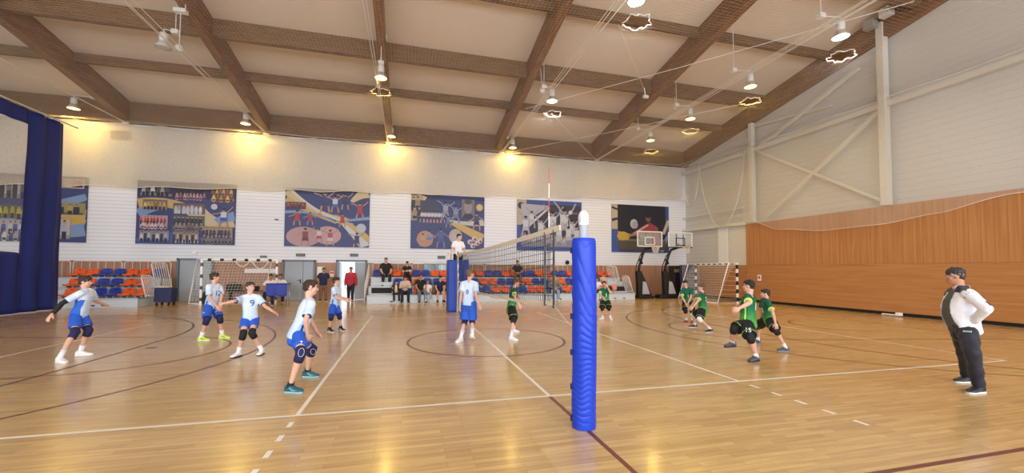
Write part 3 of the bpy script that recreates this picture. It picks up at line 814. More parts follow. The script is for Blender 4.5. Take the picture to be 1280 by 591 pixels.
# referee stand
t = empty('referee_stand', (.1, 10.75, 0), 'referee platform behind blue padded panels at the far end of the net', 'referee stand')
xs0, xs1, y0, y1, zp = -.32, .42, 10.4, 11.25, 1.32
for s, (xa, ya, xb, yb) in enumerate(((xs0, y0, xs1-.20, y0), (xs1-.19, y0-.02, xs1+.02, y0-.02), (xs0, y0, xs0, y1))):
    a = V((xa, ya, 0)); b = V((xb, yb, 0)); d = b-a; nrm = V((d.y, -d.x, 0)).normalized(); R = []
    for i in range(21):
        z = .02+1.98*i/20; r = []
        for q in range(13):
            p = lerp(a, b, q/12) + V((0, 0, z)) + nrm*(.05+.012*math.sin(PI*q/12)+.008*noise.noise(V((q*.4, z*2, s*7)))); r.append(p)
        for q in range(12, -1, -1): r.append(lerp(a, b, q/12)+V((0, 0, z)))
        R.append(r)
    MB().loft(R).build('padded_panel', M_blue_pad2, t, True)
fr = MB()
for x in (xs0+.05, xs1-.05):
    for y in (y0+.08, y1): fr.tube([(x, y, 0), (x, y, 2.25)], .02, 8)
    fr.tube([(x, y0+.08, 2.25), (x, y1, 2.25)], .02, 8)
fr.tube([(xs0+.05, y0+.08, 2.25), (xs1-.05, y0+.08, 2.25)], .018, 8)
fr.build('frame', M_white, t, True)
MB().box(((xs0+xs1)/2, 10.85, zp-.02), (xs1-xs0-.05, .8, .04)).build('platform', mat('grey_tread', rgb(150, 150, 150), .7), t, bevel=.005)
st_ = MB()
for k in range(4): st_.box(((xs0+xs1)/2, y1+.12, .28+.27*k), (.5, .16, .03))
st_.build('steps', M_steel, t)

# ------------------------------------------------------------------ bleachers and seats
M_bl = mat('bleacher_grey', rgb(206, 214, 222), .45, var=.03, scale=2)
M_tread = mat('bleacher_tread', rgb(150, 154, 160), .6)
M_seatO = mat('seat_orange', rgb(226, 92, 40), .32, spec=.5, var=.05); M_seatB = mat('seat_blue', rgb(36, 58, 158), .32, spec=.5, var=.05)
ROWS = ((14.98, .37), (15.78, .76), (16.58, 1.18)); YBK = 17.4
def bleacher(name, x0, x1, label, ends):
    t = empty(name, ((x0+x1)/2, 16, 0), label, 'bleacher')
    for i, (y, z) in enumerate(ROWS):
        zb = ROWS[i-1][1] if i else 0.0
        MB().box(((x0+x1)/2, y+.02, (zb+z)/2), (x1-x0, .04, z-zb-.002)).build('riser', M_bl, t)
        yn = ROWS[i+1][0] if i < 2 else YBK
        MB().box(((x0+x1)/2, (y+yn)/2, z-.02), (x1-x0, yn-y+.02, .045)).build('tread', M_tread, t, bevel=.006)
        MB().box(((x0+x1)/2, y-.012, z-.005), (x1-x0, .03, .05)).build('nosing', mat('nosing', rgb(190, 196, 204), .4, .2), t)
    for x, s in ((x0, 1), (x1, -1)):
        mb = MB()
        for i, (y, z) in enumerate(ROWS): 
            yn = ROWS[i+1][0] if i < 2 else YBK
            mb.box((x+s*.015, (y+yn)/2, z/2-.02), (.03, yn-y, z-.05))
        mb.build('side_panel', M_bl, t)
    # back railing in panels of thin bars
    n = max(1, round((x1-x0)/2.0)); L = (x1-x0)/n
    for i in range(n):
        a, b = x0+L*i+.05, x0+L*(i+1)-.05; mb = MB()
        mb.tube([(a, YBK-.03, 1.17), (a, YBK-.03, 1.84), (a+.06, YBK-.03, 1.92), (b-.06, YBK-.03, 1.92), (b, YBK-.03, 1.84), (b, YBK-.03, 1.17)], .017, 7)
        m = round(L/.33)
        for q in range(1, m): x = a+(b-a)*q/m; mb.tube([(x, YBK-.03, 1.17), (x, YBK-.03, 1.92)], .009, 5)
        mb.build('back_railing', mat('rail_white', rgb(226, 228, 230), .4), t, True)
    return t
def end_rails(t, x, s, xu=None):
    for (ya, yb, za, zb, xo) in ((14.95, 15.75, .40, 1.30, 0), (15.85, 17.05, .76, 1.86, -.28*s)):
        mb = MB(); xx = x+(xo if xu is None or xo == 0 else xu); lean = -.25*s
        P = lambda y, z: V((xx + (lean*(z-za)/(zb-za)), y, z))
        mb.tube([P(ya, za), P(ya+.06, zb-.08), P(ya+.16, zb), P(yb-.1, zb), P(yb, zb-.08), P(yb, za), P(ya, za+.08)], .023, 7)
        for q in range(1, 7): y = ya+(yb-ya)*q/7; mb.tube([P(y, za+.06), P(y, zb)], .014, 5)
        mb.build('end_railing', MATS['rail_white'], t, True)
XC0, XC1 = -3.66, 10.42
BLC = bleacher('bleacher', XC0, XC1, 'long grey three-row bleacher in the middle of the far wall', 1)
end_rails(BLC, XC1-.12, 1)
end_rails(BLC, XC0+.02, -1) if False else None
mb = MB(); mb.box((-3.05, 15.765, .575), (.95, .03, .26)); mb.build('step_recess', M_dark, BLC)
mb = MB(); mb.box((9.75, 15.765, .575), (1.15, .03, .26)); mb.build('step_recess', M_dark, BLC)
for x0, x1, y, z in ((-3.6, -2.55, 15.55, .57), (9.2, 10.36, 15.55, .57), (-3.6, -2.55, 16.4, .97), (9.2, 10.36, 16.4, .97)):
    MB().box(((x0+x1)/2, y, z-.10), (x1-x0, .42, .2)).build('step', M_bl, BLC, bevel=.01) if y > 16 else MB().box(((x0+x1)/2, y+.12, .40), (x1-x0, .2, .06)).build('step', M_bl, BLC, bevel=.01)
lt = MB()
for x in (-2.55, 0.35, 3.2, 6.0, 9.75, 9.2): lt.box((x, 14.985, .09), (.14, .02, .05))
lt.build('vent', M_dark, BLC)
# stair railing on the left end of the long bleacher
mb = MB(); P = lambda y, z: V((XC0-.1, y, z))
mb.tube([P(15.0, 0), P(15.0, .75), P(15.1, .9), P(16.9, 1.85), P(17.2, 1.85), P(17.25, 1.2)], .02, 7); mb.tube([P(15.0, .45), P(17.2, 1.5)], .014, 6)
for q in range(1, 7): mb.tube([P(15.1+.3*q, .1+.15*q), P(15.1+.3*q, .92+.155*q)], .011, 5)
mb.build('stair_railing', MATS['rail_white'], BLC, True)
XL0, XL1 = -18.3, -12.58
BLL = bleacher('bleacher', XL0, XL1, 'short grey three-row bleacher beside the blue divider curtain', 0)
end_rails(BLL, XL1+.28, 1, -.12)
lt = MB()
for x in (-13.75, -14.1): lt.box((x, 14.985, .09), (.14, .02, .05))
lt.build('vent', M_dark, BLL)

def make_seat(m, name):
    t = empty('stadium_seat', (0, 0, 0))
    R = []
    prof = [(-.20, .085, .19), (-.215, .11, .205), (-.17, .135, .212), (-.02, .115, .212), (.10, .125, .212), (.165, .19, .212), (.195, .30, .212), (.215, .385, .205), (.22, .41, .18)]
    for y, z, hw in prof:
        r = []
        for q in range(13):
            a = -1+q/6; r.append(V((a*hw, y - .02*abs(a)**3*(z > .2), z+.028*abs(a)**3*(z < .16)+(-.03*abs(a)**4 if z > .35 else 0))))
        R.append(r)
    F = MB(); n = 13
    top = [p for r in R for p in r]
    fs = [(i*n+j, i*n+j+1, (i+1)*n+j+1, (i+1)*n+j) for i in range(len(R)-1) for j in range(n-1)]
    F.add(top, fs); me = F.mesh('seat_shell', m, True); F.fix(me)
    o = put('seat_shell', me, t); so = o.modifiers.new('solid', 'SOLIDIFY'); so.thickness = .012; so.offset = -1
    b = MB(); b.box((-.11, 0, .045), (.04, .26, .09)); b.box((.11, 0, .045), (.04, .26, .09)); b.build('bracket', M_tread, t)
    g = MB(); g.box((0, .203, .335), (.10, .03, .028)); g.build('grip_slot', mat('slot_'+name, tuple(x*.35 for x in m.diffuse_color[:3])+(1,), .8) if False else M_dark, t)
    KIDS[t.name] = list(children(t))
    return t
protoO = make_seat(M_seatO, 'o'); protoB = make_seat(M_seatB, 'b'); used = {'o': False, 'b': False}
def seat(c, x, y, z, label, group):
    p = protoO if c == 'o' else protoB
    if used[c]:
        o = copy_tree(p)
    else: o = p; used[c] = True
    o.location = (x, y, z); tag(o, label, 'seat', group)
rown = ('front', 'middle', 'top')
def col_at(i): return 'bboo'[i % 4]
SEATS = []
for k in range(28): SEATS.append((col_at(k), -3.36+.4935*k, 2, 'c'))
for k in range(24): 
    x = -2.3+.4935*k
    if x < 9.1: SEATS.append(('boob'[(k) % 4] if False else 'b' if k % 4 in (0, 3) else 'o', x, 1, 'c'))
for k in range(24):
    x = -2.3+.4935*k
    if x < 9.25: SEATS.append(('o' if k % 4 in (2, 3) else 'b', x, 0, 'c'))
for k in range(4, 11):
    for r in range(3):
        x = -17.98+.495*k + (.78, .38, 0)[r]
        if x < (-12.7, -12.9, -12.9)[r]: SEATS.append(('oobb'[k % 4], x, r, 'l'))
names = {'b': 'blue', 'o': 'orange'}; side = {'c': 'long middle bleacher', 'l': 'short left bleacher'}
SEATQ = (SEATS, seat, names, side, rown)

# ------------------------------------------------------------------ divider curtain on the left
t = empty('divider_curtain', (-15, 13.2, 0), 'tall navy blue divider curtain with a net window, hanging at the left', 'curtain')
M_navy = mat('navy_curtain', rgb(34, 48, 122), .6, spec=.3, var=.08, scale=2)
def cloth(f, nu, nv): 
    mb = MB(); P = [f(i/nu, j/nv) for i in range(nu+1) for j in range(nv+1)]
    return mb.add(P, [(i*(nv+1)+j, (i+1)*(nv+1)+j, (i+1)*(nv+1)+j+1, i*(nv+1)+j+1) for i in range(nu) for j in range(nv)])
def solid(o, th): s = o.modifiers.new('solid', 'SOLIDIFY'); s.thickness = th; s.offset = 0; return o
def fold(y, z, a=.07): return a*(.45+.55*(1-z/7.5))*math.sin(y*9+.5*math.sin(z*.8)) + .03*noise.noise(V((y*3, z*.7, 1)))
ZT = 7.25
solid(cloth(lambda a, b: V((-15+fold(12.95+1.55*a, .03+(ZT-.03)*b)+.02, 12.95+1.55*a+.18*(1-b)*a, .03+(ZT-.03)*b)), 40, 40).build('end_strip', M_navy, t, True, fixn=False), .01)
solid(cloth(lambda a, b: V((-15+fold(8+5.1*a, 2.15*b, .05), 8+5.1*a, .03+2.12*b-.05*b*math.sin(a*7))), 110, 14).build('lower_panel', M_navy, t, True, fixn=False), .01)
solid(cloth(lambda a, b: V((-15+fold(8+5.1*a, 6.7+.55*b, .03), 8+5.1*a, 6.72+(ZT-6.72)*b)), 90, 5).build('top_band', M_navy, t, True, fixn=False), .01)
cloth(lambda a, b: V((-15+fold(8+5*a, 3, .03), 8+5*a, 2.1+4.65*b)), 60, 10).build('net_window', net_mat('curtain_net', rgb(226, 226, 224), .10), t, True, fixn=False)
mb = MB()
mb.tube([(-15, 7.5, ZT+.07), (-15, 15.2, ZT+.07)], .03, 8); mb.build('rail', M_steel, t)
rg = MB()
for k in range(24): rg.lathe([(.012, -.004), (.03, -.004), (.03, .004), (.012, .004)], (-15, 8.1+.27*k, ZT+.02), V((1, 0, 0)), 8)
rg.build('hook', M_chrome, t)

# ------------------------------------------------------------------ nets on the walls
M_band = net_mat('wall_net', rgb(226, 217, 202), .6); M_rnet = net_mat('gable_net', rgb(222, 216, 206), .30, scale=110)
def lower(pts, u):
    for a, b in zip(pts[:-1], pts[1:]):
        if a[0] <= u <= b[0]:
            w = (u-a[0])/(b[0]-a[0]); w = w*w*(3-2*w) if len(a) > 2 else w
            return a[1]+(b[1]-a[1])*w
    return pts[0][1] if u < pts[0][0] else pts[-1][1]
t = empty('safety_net', (-1, 17.45, 8), 'cream safety net hanging along the top of the far wall above the murals', 'net')
low = [(-22, 5.1), (-17, 5.3), (-6.3, 5.62), (4, 5.88), (15.3, 6.22)]
def bandf(a, b):
    x = -22+37.3*a; zt = 8.36 - .10*abs(math.sin(x*1.9)); zl = lower(low, x) + .04*math.sin(x*2.3); z = zt+(zl-zt)*b
    return V((x, 17.40+.05*math.sin(x*3+b*2)+.06*noise.noise(V((x*.8, b*2, 0))), z))
cloth(bandf, 150, 12).build('net', M_band, t, True, fixn=False)
mb = MB(); mb.tube([bandf(i/150, 0) for i in range(151)], .012, 5); mb.tube([bandf(i/150, 1) for i in range(151)], .014, 5); mb.build('border_rope', M_wcord, t, True)
# swags in the corner
def swag(x0, y0, x1, y1, ztop, zlow, label):
    t = empty('safety_net', ((x0+x1)/2, (y0+y1)/2, ztop), label, 'net')
    def f(a, b):
        x, y = x0+(x1-x0)*a, y0+(y1-y0)*a; d = math.sin(PI*a)**.55; z = ztop+(zlow-ztop)*(d*b + (1-d)*b*.02)
        off = .12*math.sin(a*11)*b
        return V((x-off*.7, y-off, z))
    cloth(f, 30, 12).build('net', M_rnet, t, True, fixn=False)
    mb = MB(); mb.tube([f(i/40, 1) for i in range(41)], .016, 5); mb.tube([f(i/40, 0) for i in range(41)], .012, 5); mb.build('border_rope', M_wcord, t, True)
swag(15.2, 17.2, 15.5, 15.9, 8.3, 5.75, 'short looped net swag in the far right corner')
swag(15.5, 15.9, 15.55, 12.5, 8.25, 4.15, 'wide looped net swag beside the corner column')
t = empty('safety_net', (15.5, 4, 8), 'pale safety net hanging over the gable wall above the wood panelling', 'net')
lowr = [(-6, 3.9), (2.6, 3.98), (4.5, 3.62), (6.3, 3.42), (8.3, 3.40), (10.3, 3.62), (12.2, 4.2), (13.2, 4.6)]
def gabf(a, b):
    y = -6+18.6*a; zt = 8.15; zl = lower([(p[0], p[1], 1) for p in lowr], y); z = zt+(zl-zt)*b
    return V((15.45+.06*math.sin(y*2.1+b*3)+.05*noise.noise(V((y*.7, b*2, 4))), y, z))
cloth(gabf, 90, 14).build('net', M_rnet, t, True, fixn=False)
mb = MB(); mb.tube([gabf(i/90, 0) for i in range(91)], .012, 5); mb.tube([gabf(i/90, 1) for i in range(91)], .008, 5); mb.build('border_rope', M_wcord, t, True)

# ------------------------------------------------------------------ ceiling net with openings under the lamps
LAMPS = [(-16.17, 16.71), (-9.53, 16.82), (-2.77, 16.91), (3.91, 17.1), (10.73, 13.86), (-9.44, 9.85), (-2.88, 10.18), (3.86, 10.46), (10.68, 10.63), (3.82, 4.04), (10.66, 7.25), (10.56, 3.88)]
HOLES = [(x+.02*i % .05, y, .33) for i, (x, y) in enumerate(LAMPS) if i not in (5,)]
def netz(x, y):
    e = min((17.4-y)/1.4, (15.5-x)/1.5, 1.0); e = max(0, e)
    return 8.38 - .30*e - .07*math.sin((x+14.75)/6*PI)**2*e + .04*noise.noise(V((x*.5, y*.5, 0)))
def warp(x, y):
    for i, (hx_, hy_, r) in enumerate(HOLES):
        dx, dy = x-hx_, y-hy_; d = math.hypot(dx, dy)
        if d < 1.6 and d > 1e-5:
            a = math.atan2(dy, dx); rr = r*(1+.12*math.sin(5*a+i)+.07*math.sin(11*a+2*i))
            d2 = (d**2.2+rr**2.2)**(1/2.2); f = max(0, 1-d/1.6); d2 = d+(d2-d)*min(1, f*1.6)
            return hx_+dx/d*d2, hy_+dy/d*d2
    return x, y
t = empty('overhead_net', (-1, 8, 8.2), 'fine white safety net stretched below the roof beams', 'net')
G = .10; nx = int((15.5+19)/G); ny = int((17.4+2.5)/G)
PT = []
for i in range(nx+1):
    for j in range(ny+1):
        x, y = warp(-19+G*i+.003, -2.5+G*j+.004); PT.append((x, y, netz(x, y)))
vs = []; fs = []
def rib(a, b, w, ax):
    o = len(vs)
    if ax == 0: vs.extend([(a[0], a[1]-w, a[2]), (a[0], a[1]+w, a[2]), (b[0], b[1]+w, b[2]), (b[0], b[1]-w, b[2])])
    elif ax == 1: vs.extend([(a[0]-w, a[1], a[2]), (a[0]+w, a[1], a[2]), (b[0]+w, b[1], b[2]), (b[0]-w, b[1], b[2])])
    else: vs.extend([(a[0], a[1], a[2]-w), (a[0], a[1], a[2]+w), (b[0], b[1], b[2]+w), (b[0], b[1], b[2]-w)])
    fs.append((o, o+1, o+2, o+3))
NW = .0013
for i in range(nx+1):
    for j in range(ny+1):
        p = PT[i*(ny+1)+j]
        if i < nx: q = PT[(i+1)*(ny+1)+j]; rib(p, q, NW, 0); rib(p, q, NW, 2)
        if j < ny: q = PT[i*(ny+1)+j+1]; rib(p, q, NW, 1); rib(p, q, NW, 2)
me = bpy.data.meshes.new('mesh'); me.from_pydata(vs, [], fs); me.materials.append(mat('net_cord_fine', rgb(206, 198, 182), .8)); put('mesh', me, t)
for i, (hx_, hy_, r) in enumerate(HOLES):
    pts = []
    for q in range(61):
        a = 2*PI*q/60; rr = r*(1+.12*math.sin(5*a+i)+.07*math.sin(11*a+2*i))+.012*math.sin(30*a); x, y = hx_+rr*math.cos(a), hy_+rr*math.sin(a); pts.append((x, y, netz(x, y)+.02*math.sin(9*a)))
    MB().tube(pts, .009, 5).build('opening_edge', M_wcord, t, True)

# cables carrying the net, running from the far wall towards the court's near side
CT = ['leftmost white cable pair stretched under the roof above the divider curtain', 'white cable bundle running under the roof past the unlit lamp', 'pair of white cables hanging past the lamp in the third bay', 'white cables running under the roof just right of the net antenna', 'long white cables running under the roof towards the gable floodlight']
for i, (x, n) in enumerate(((-14.75, 3), (-8.85, 4), (-2.95, 2), (3.35, 4), (9.4, 4))):
    t = empty('cable_bundle', (x, 17.4, 8.4), CT[i], 'cable')
    for q in range(n):
        a = V((x+.03*(q-1), 17.55, 8.44)); b = V((x+.13*(q-n/2), -3, 8.50+.06*(q % 2))); c = lerp(a, b, .5)-V((0, 0, .05*(q % 3)))
        MB().tube([a, lerp(a, c, .5)-V((0, 0, .02)), c, lerp(c, b, .5)-V((0, 0, .02)), b], .011, 5).build('cable', M_wcord, t)
    mb = MB(); mb.box((x, 17.56, 8.42), (.26, .1, .1)); mb.build('anchor', M_steel, t)
DG = [((804, 108), 9.6, (770, 40), 8.5, 'slim cord dropping to a small sensor on the fourth rafter'), ]
for pa, pb, lab in (((9.35, 17.5, 8.4), (3.9, 10.6, 8.15), 'thin stay cord running diagonally from the net to the far wall'), ((3.5, 17.3, 8.35), (11.6, 8.6, 8.6), 'thin stay cord crossing the roof bay beside the corner lamps'), ((3.2, 12.2, 8.9), (12.5, 3.2, 9.6), 'long thin stay cord crossing high under the roof')):
    tag(MB().tube([pa, lerp(V(pa), V(pb), .5)-V((0, 0, .05)), pb], .010, 5).build('stay_cord', M_wcord), lab, 'cord')

# ------------------------------------------------------------------ lamps
M_lampbody = mat('lamp_grey', rgb(214, 214, 210), .45); M_refl = mat('lamp_reflector', rgb(220, 220, 215), .25, .7)
M_glow_y = mat('lamp_glow_warm', rgb(255, 236, 180), .4, emit=(1, .66, .20, 1), estr=4.5); M_glow_w = mat('lamp_glow_white', rgb(255, 255, 255), .4, emit=(.92, .95, 1, 1), estr=11.0)
M_glass = mat('lamp_glass_off', rgb(196, 198, 196), .15, spec=.7)
ROW = {0: 'lit roof lamp nearest the blue divider curtain', 1: 'lit roof lamp by the far wall above the leftmost full mural', 2: 'lit roof lamp by the far wall under the third rafter', 3: 'lit roof lamp by the far wall under the fourth rafter', 4: 'last lit warm roof lamp by the far wall in the gable bay', 5: 'unlit roof lamp with glass reflector beside the second rafter', 6: 'warm roof lamp over a glowing net opening beside the third rafter', 7: 'white roof lamp hanging in the middle bay beside the fourth rafter', 8: 'second warm roof lamp from the far wall in the gable bay', 9: 'bright white roof lamp at the top edge of the picture', 10: 'third warm roof lamp from the far wall in the gable bay', 11: 'bright white roof lamp nearest the gable steel column'}
RAFX = [-14.75, -8.85, -2.9, 3.15, 9.2]
for i, (x, y) in enumerate(LAMPS):
    white = i in (7, 9, 11); on = i != 5
    t = empty('roof_lamp', (x, y, 8.6), ROW[i], 'lamp', 'roof lamps')
    d = V((0, 0, 1)); c = V((x, y, 8.6))
    MB().lathe([(.05, .50), (.10, .48), (.115, .40), (.115, .25), (.10, .20)], c, d, 18).build('housing', M_lampbody, t, True)
    MB().lathe([(.10, .22), (.13, .17), (.19, .08), (.225, 0), (.215, 0), (.18, .08), (.12, .16), (.02, .2)], c, d, 24, False).build('reflector', M_glass if not on else M_refl, t, True)
    MB().lathe([(.0005, .012), (.12, .006), (.205, .015), (.205, .03), (.0005, .03)], c, d, 24, False).build('lens', (M_glow_w if white else M_glow_y) if on else M_glass, t, True)
    xr = min(RAFX, key=lambda q: abs(q-x)); yr = y+.1; zr = roofz(yr, 8.5)
    jx = x + (xr-x)*.45
    mb = MB(); mb.tube([c+V((0, 0, .48)), c+V((0, 0, .62)), (jx, yr, 9.22)], .018, 6); mb.build('arm', M_lampbody, t, True)
    MB().box((jx, yr, 9.22), (.2, .16, .14)).build('junction_box', M_lampbody, t, bevel=.01)
    MB().tube([(jx, yr, 9.28), (jx, yr, roofz(yr, 9.36))], .013, 6).build('rod', M_lampbody, t)
    if on:
        col = (.93, .96, 1) if white else (1, .66, .14)
        l = bpy.data.lights.new('lamp_light', 'AREA'); l.shape = 'DISK'; l.size = .36; l.energy = 80 if white else 66; l.color = col
        o = bpy.data.objects.new('lamp_light', l); COL.objects.link(o); o.location = (x, y, 8.585)
        o.parent = t; o.matrix_parent_inverse = WM(t).inverted()
# pendant boxes on rods and the sensor
for i, (u, v, Y) in enumerate(((226, 14, 9.6), (478, 47, 10.6), (675, 78, 10.7), (843, 100, 11.3))):
    p = at(Y, u, v); q = at(Y, *((224, 60), (474, 96), (678, 113), (844, 133))[i])
    t = empty('pendant_box', p, ('small white box on a rod below the second rafter, beside the unlit lamp', 'small white box on a rod below the third rafter', 'small white box on a rod below the fourth rafter', 'small white box on a rod below the fifth rafter')[i], 'fixture', 'roof pendants')
    MB().box(p, (.34, .2, .12)).build('bracket', M_lampbody, t, bevel=.01); MB().tube([p, q], .012, 6).build('rod', M_lampbody, t)
    MB().tube([p+V((.12, 0, 0)), p+V((.12, 0, .55))], .013, 6).build('hanger', M_lampbody, t)
    MB().lathe([(.05, .1), (.1, .07), (.12, -.05), (.08, -.11)], q, n=14).build('housing', M_lampbody, t, True)
p = at(10.0, 807, 121)
t = empty('sensor', p, 'small white sensor hanging below the fifth rafter', 'sensor')
MB().box(p, (.24, .12, .12)).build('housing', M_lampbody, t, bevel=.01); MB().tube([p, p+V((-.06, 0, .38))], .02, 6).build('bracket', M_white, t)
MB().tube([p+V((-.06, 0, .3)), at(7, 773, 30)], .006, 5).build('cable', M_wcord, t)
for i, (u, v) in enumerate(((1108, 15), (1088, 31))):
    p = atx(15.3, u, v); t = empty('floodlight', p, ('upper white box at the head of the gable steel column', 'lower dim box beside the head of the gable steel column')[i], 'fixture')
    MB().box(p, (.3, .36, .34)).build('housing', M_lampbody if i == 0 else mat('grey_box', rgb(150, 144, 138), .5), t, bevel=.02); MB().tube([p, p+V((.4, 0, .05))], .02, 6).build('arm', M_steel, t)
# ------------------------------------------------------------------ handball goals
M_goalw = mat('goal_white', rgb(240, 240, 238), .4); M_goalk = mat('goal_dark', rgb(38, 36, 40), .4)
def goal(loc, px, back, label, netcol=rgb(228, 226, 220), pitch=.4, dark=.5):
    """loc: foot of the first post; px: vector along the goal line; back: vector from post to the rear foot"""
    A0 = V(loc); u = V(px); B0 = A0+u; bk = V(back); t = empty('handball_goal', A0+u*.5, label, 'handball goal')
    ux = u.normalized()
    def striped(a, b, nm):
        a = V(a); b = V(b); n = max(2, int(round((b-a).length/pitch)))
        wh = MB()
        wh.beam(a, b, .08, .08, ux+V((0, .01, .02)))
        o = wh.build(nm, M_goalw, t)
        for i in range(n): MB().beam(lerp(a, b, (i+.5-dark/2)/n), lerp(a, b, (i+.5+dark/2)/n), .084, .084, ux+V((0, .01, .02))).build('dark_band', M_goalk, o)
    striped(A0, A0+V((0, 0, 2.04)), 'post'); striped(B0, B0+V((0, 0, 2.04)), 'post'); striped(A0+V((0, 0, 2.0))+ux*.05, B0+V((0, 0, 2.0))-ux*.05, 'crossbar')
    mb = MB(); top = bk*.42
    for P in (A0, B0):
        mb.tube([P+V((0, 0, 2.0)), P+top+V((0, 0, 2.02)), P+bk+V((0, 0, .03)), P+V((0, 0, .03))], .024, 8)
    mb.tube([A0+bk+V((0, 0, .03)), B0+bk+V((0, 0, .03))], .024, 8); mb.tube([A0+top+V((0, 0, 2.02)), B0+top+V((0, 0, 2.02))], .016, 8)
    mb.build('rear_frame', M_goalw, t, True)
    nb = MB(); n = int(u.length/.12)
    def netp(a, b):     # a along the goal line, b from the bar down to the floor
        p = A0+u*a+top*min(1, b*4)+(bk-top)*max(0, (b-.25)/.75) + V((0, 0, 2.0-1.96*max(0, (b-.02)/.98)))
        return p - bk.normalized()*.10*math.sin(PI*b)*math.sin(PI*a)
    for i in range(n+1): nb.strand([netp(i/n, j/12) for j in range(13)], .0045)
    for j in range(1, 17): nb.strand([netp(i/12, j/16) for i in range(13)], .0045)
    for P in (0, 1):
        for j in range(1, 9):
            q = j/9; nb.strand([A0+u*P+V((0, 0, 2.0*(1-q))), netp(P, q)], .004)
    nb.build('net', mat('goal_cord', netcol, .8), t, fixn=False)
    return t
goal((-10.6, 15.55, 0), (2.9, .25, 0), (-.72, .62, 0), 'white handball goal with striped posts against the left part of the far wall', pitch=.46, dark=.3)
goal((14.2, 11.75, 0), (0, 3.0, 0), (-1.1, .1, 0), 'handball goal with striped posts in the far right corner by the wood panelling')
# loose net bundles looping under the left crossbar
for i, (a, b) in enumerate((((-9.35, 15.62), (-8.75, 15.67)), ((-8.7, 15.67), (-8.0, 15.72)))):
    A, B = V((*a, 1.97)), V((*b, 1.97)); tag(MB().tube([lerp(A, B, q/12)-V((0, .03, (.26+.1*i)*math.sin(PI*q/12))) for q in range(13)], .022, 7).build('net_swag', M_wcord, None, True), ('shorter loop of bundled netting under the left goal crossbar', 'longer loop of bundled netting under the left goal crossbar')[i], 'net')

# ------------------------------------------------------------------ portable basketball hoops
def hoop(x, y, bx, label, dark):
    t = empty('basketball_hoop', (x, y, 0), label, 'basketball hoop')
    b = MB(); b.prism([(x-.55, y+.5, .05), (x+.5, y+.5, .05), (x+.5, y+.5, .14), (x-.5, y+.5, .2)], (0, -1.0, 0)); b.build('base', M_blackm, t, bevel=.02)
    w = MB(); [w.lathe([(.02, -.03), (.06, -.03), (.06, .03), (.02, .03)], (x+q, y+r, .06), V((0, 1, 0)), 12) for q in (-.4, .4) for r in (-.4, .4)]; w.build('wheels', M_black, t)
    s = MB(); s.prism([(x-.35, y-.16, .15), (x+.52, y-.16, .15), (x-.18, y-.16, 1.6), (x-.42, y-.16, 1.6)], (0, .32, 0)); sh = s.build('mast_shroud', M_black, t, bevel=.02)
    p = MB(); p.prism([(x-.14, y-.185, .25), (x+.36, y-.185, .25), (x+.1, y-.185, .95), (x-.10, y-.185, 1.0)], (0, .03, 0)); p.build('pad_panel', mat('pad_grey', rgb(176, 178, 180), .6), sh, bevel=.01)
    a = MB(); a.tube([(x-.3, y, 1.4), (x-.22, y, 1.9), (x+.0, y, 2.55), (x+.16, y, 2.85), (x+.55, y-.2, 3.02)], .075, 10); a.box((x-.16, y-.06, 2.15), (.14, .1, .34), Matrix.Rotation(-.3, 3, 'Y')); a.build('arm', M_blackm, t, True)
    a = MB(); a.tube([(x-.42, y+.1, 1.4), (x-.36, y+.1, 1.9), (x-.1, y+.1, 2.5), (bx, y-.15, 3.25)], .03, 8); a.build('brace', M_black, t, True)
    yb = y-.28; z0, z1 = 3.03, 3.88; hw = .80
    fr = MB()
    for z in (z0, z1): fr.box((bx, yb, z), (2*hw, .04, .055))
    for q in (-hw, hw): fr.box((bx+q, yb, (z0+z1)/2), (.055, .04, z1-z0))
    bb = MB().box((bx, yb+.005, (z0+z1)/2), (2*hw-.03, .015, z1-z0-.03)).build('backboard', BBG, t)
    fr.build('frame', M_white, bb)
    tq = MB()
    for z in (3.13, 3.55): tq.box((bx, yb-.01, z), (.62, .02, .05))
    for q in (-.3, .3): tq.box((bx+q, yb-.01, 3.34), (.05, .02, .46))
    tq.build('target_square', M_white if not dark else M_black, bb)
    if dark: e = MB(); e.box((bx, yb-.01, z0-.03), (2*hw, .05, .07)); e.build('edge_pad', M_black, bb)
    sp = MB()
    for q in (-.3, .3): sp.box((bx+q*.8, yb+.05, 3.4), (.05, .06, .8))
    sp.build('bracket', M_black, bb)
    cx, cy, cz = bx+.12, yb-.38, 3.06
    MB().tube([(cx+.225*math.cos(q), cy+.225*math.sin(q), cz) for q in [2*PI*i/24 for i in range(25)]], .014, 6).build('rim', mat('rim_orange', rgb(214, 96, 52), .4), t, True)
    nb = MB()
    for k in range(12):
        for sg in (-1, 1): nb.strand([(cx+(.225-.10*i/5)*math.cos(2*PI*(k+sg*i*.4)/12), cy+(.225-.10*i/5)*math.sin(2*PI*(k+sg*i*.4)/12), cz-.42*i/5) for i in range(6)], .007)
    nb.build('net', M_wcord, t, fixn=False)
def glassy():
    m = bpy.data.materials.new('clear_board'); m.use_nodes = True; nt = m.node_tree; b = nt.nodes['Principled BSDF']; b.inputs['Base Color'].default_value = rgb(215, 225, 230); b.inputs['Roughness'].default_value = .08
    tr = nt.nodes.new('ShaderNodeBsdfTransparent'); mx = nt.nodes.new('ShaderNodeMixShader'); mx.inputs[0].default_value = .18
    nt.links.new(tr.outputs[0], mx.inputs[1]); nt.links.new(b.outputs[0], mx.inputs[2]); nt.links.new(mx.outputs[0], nt.nodes['Material Output'].inputs['Surface']); return m
BBG = glassy()
hoop(11.5, 15.9, 11.8, 'portable basketball hoop with black arm right beside the long bleacher', False)
hoop(13.25, 15.9, 13.86, 'portable basketball hoop with black base in front of the black padded block', True)
t = empty('crash_pad', (14.75, 16.8, 0), 'tall black padded block standing behind the right basketball hoop', 'mat')
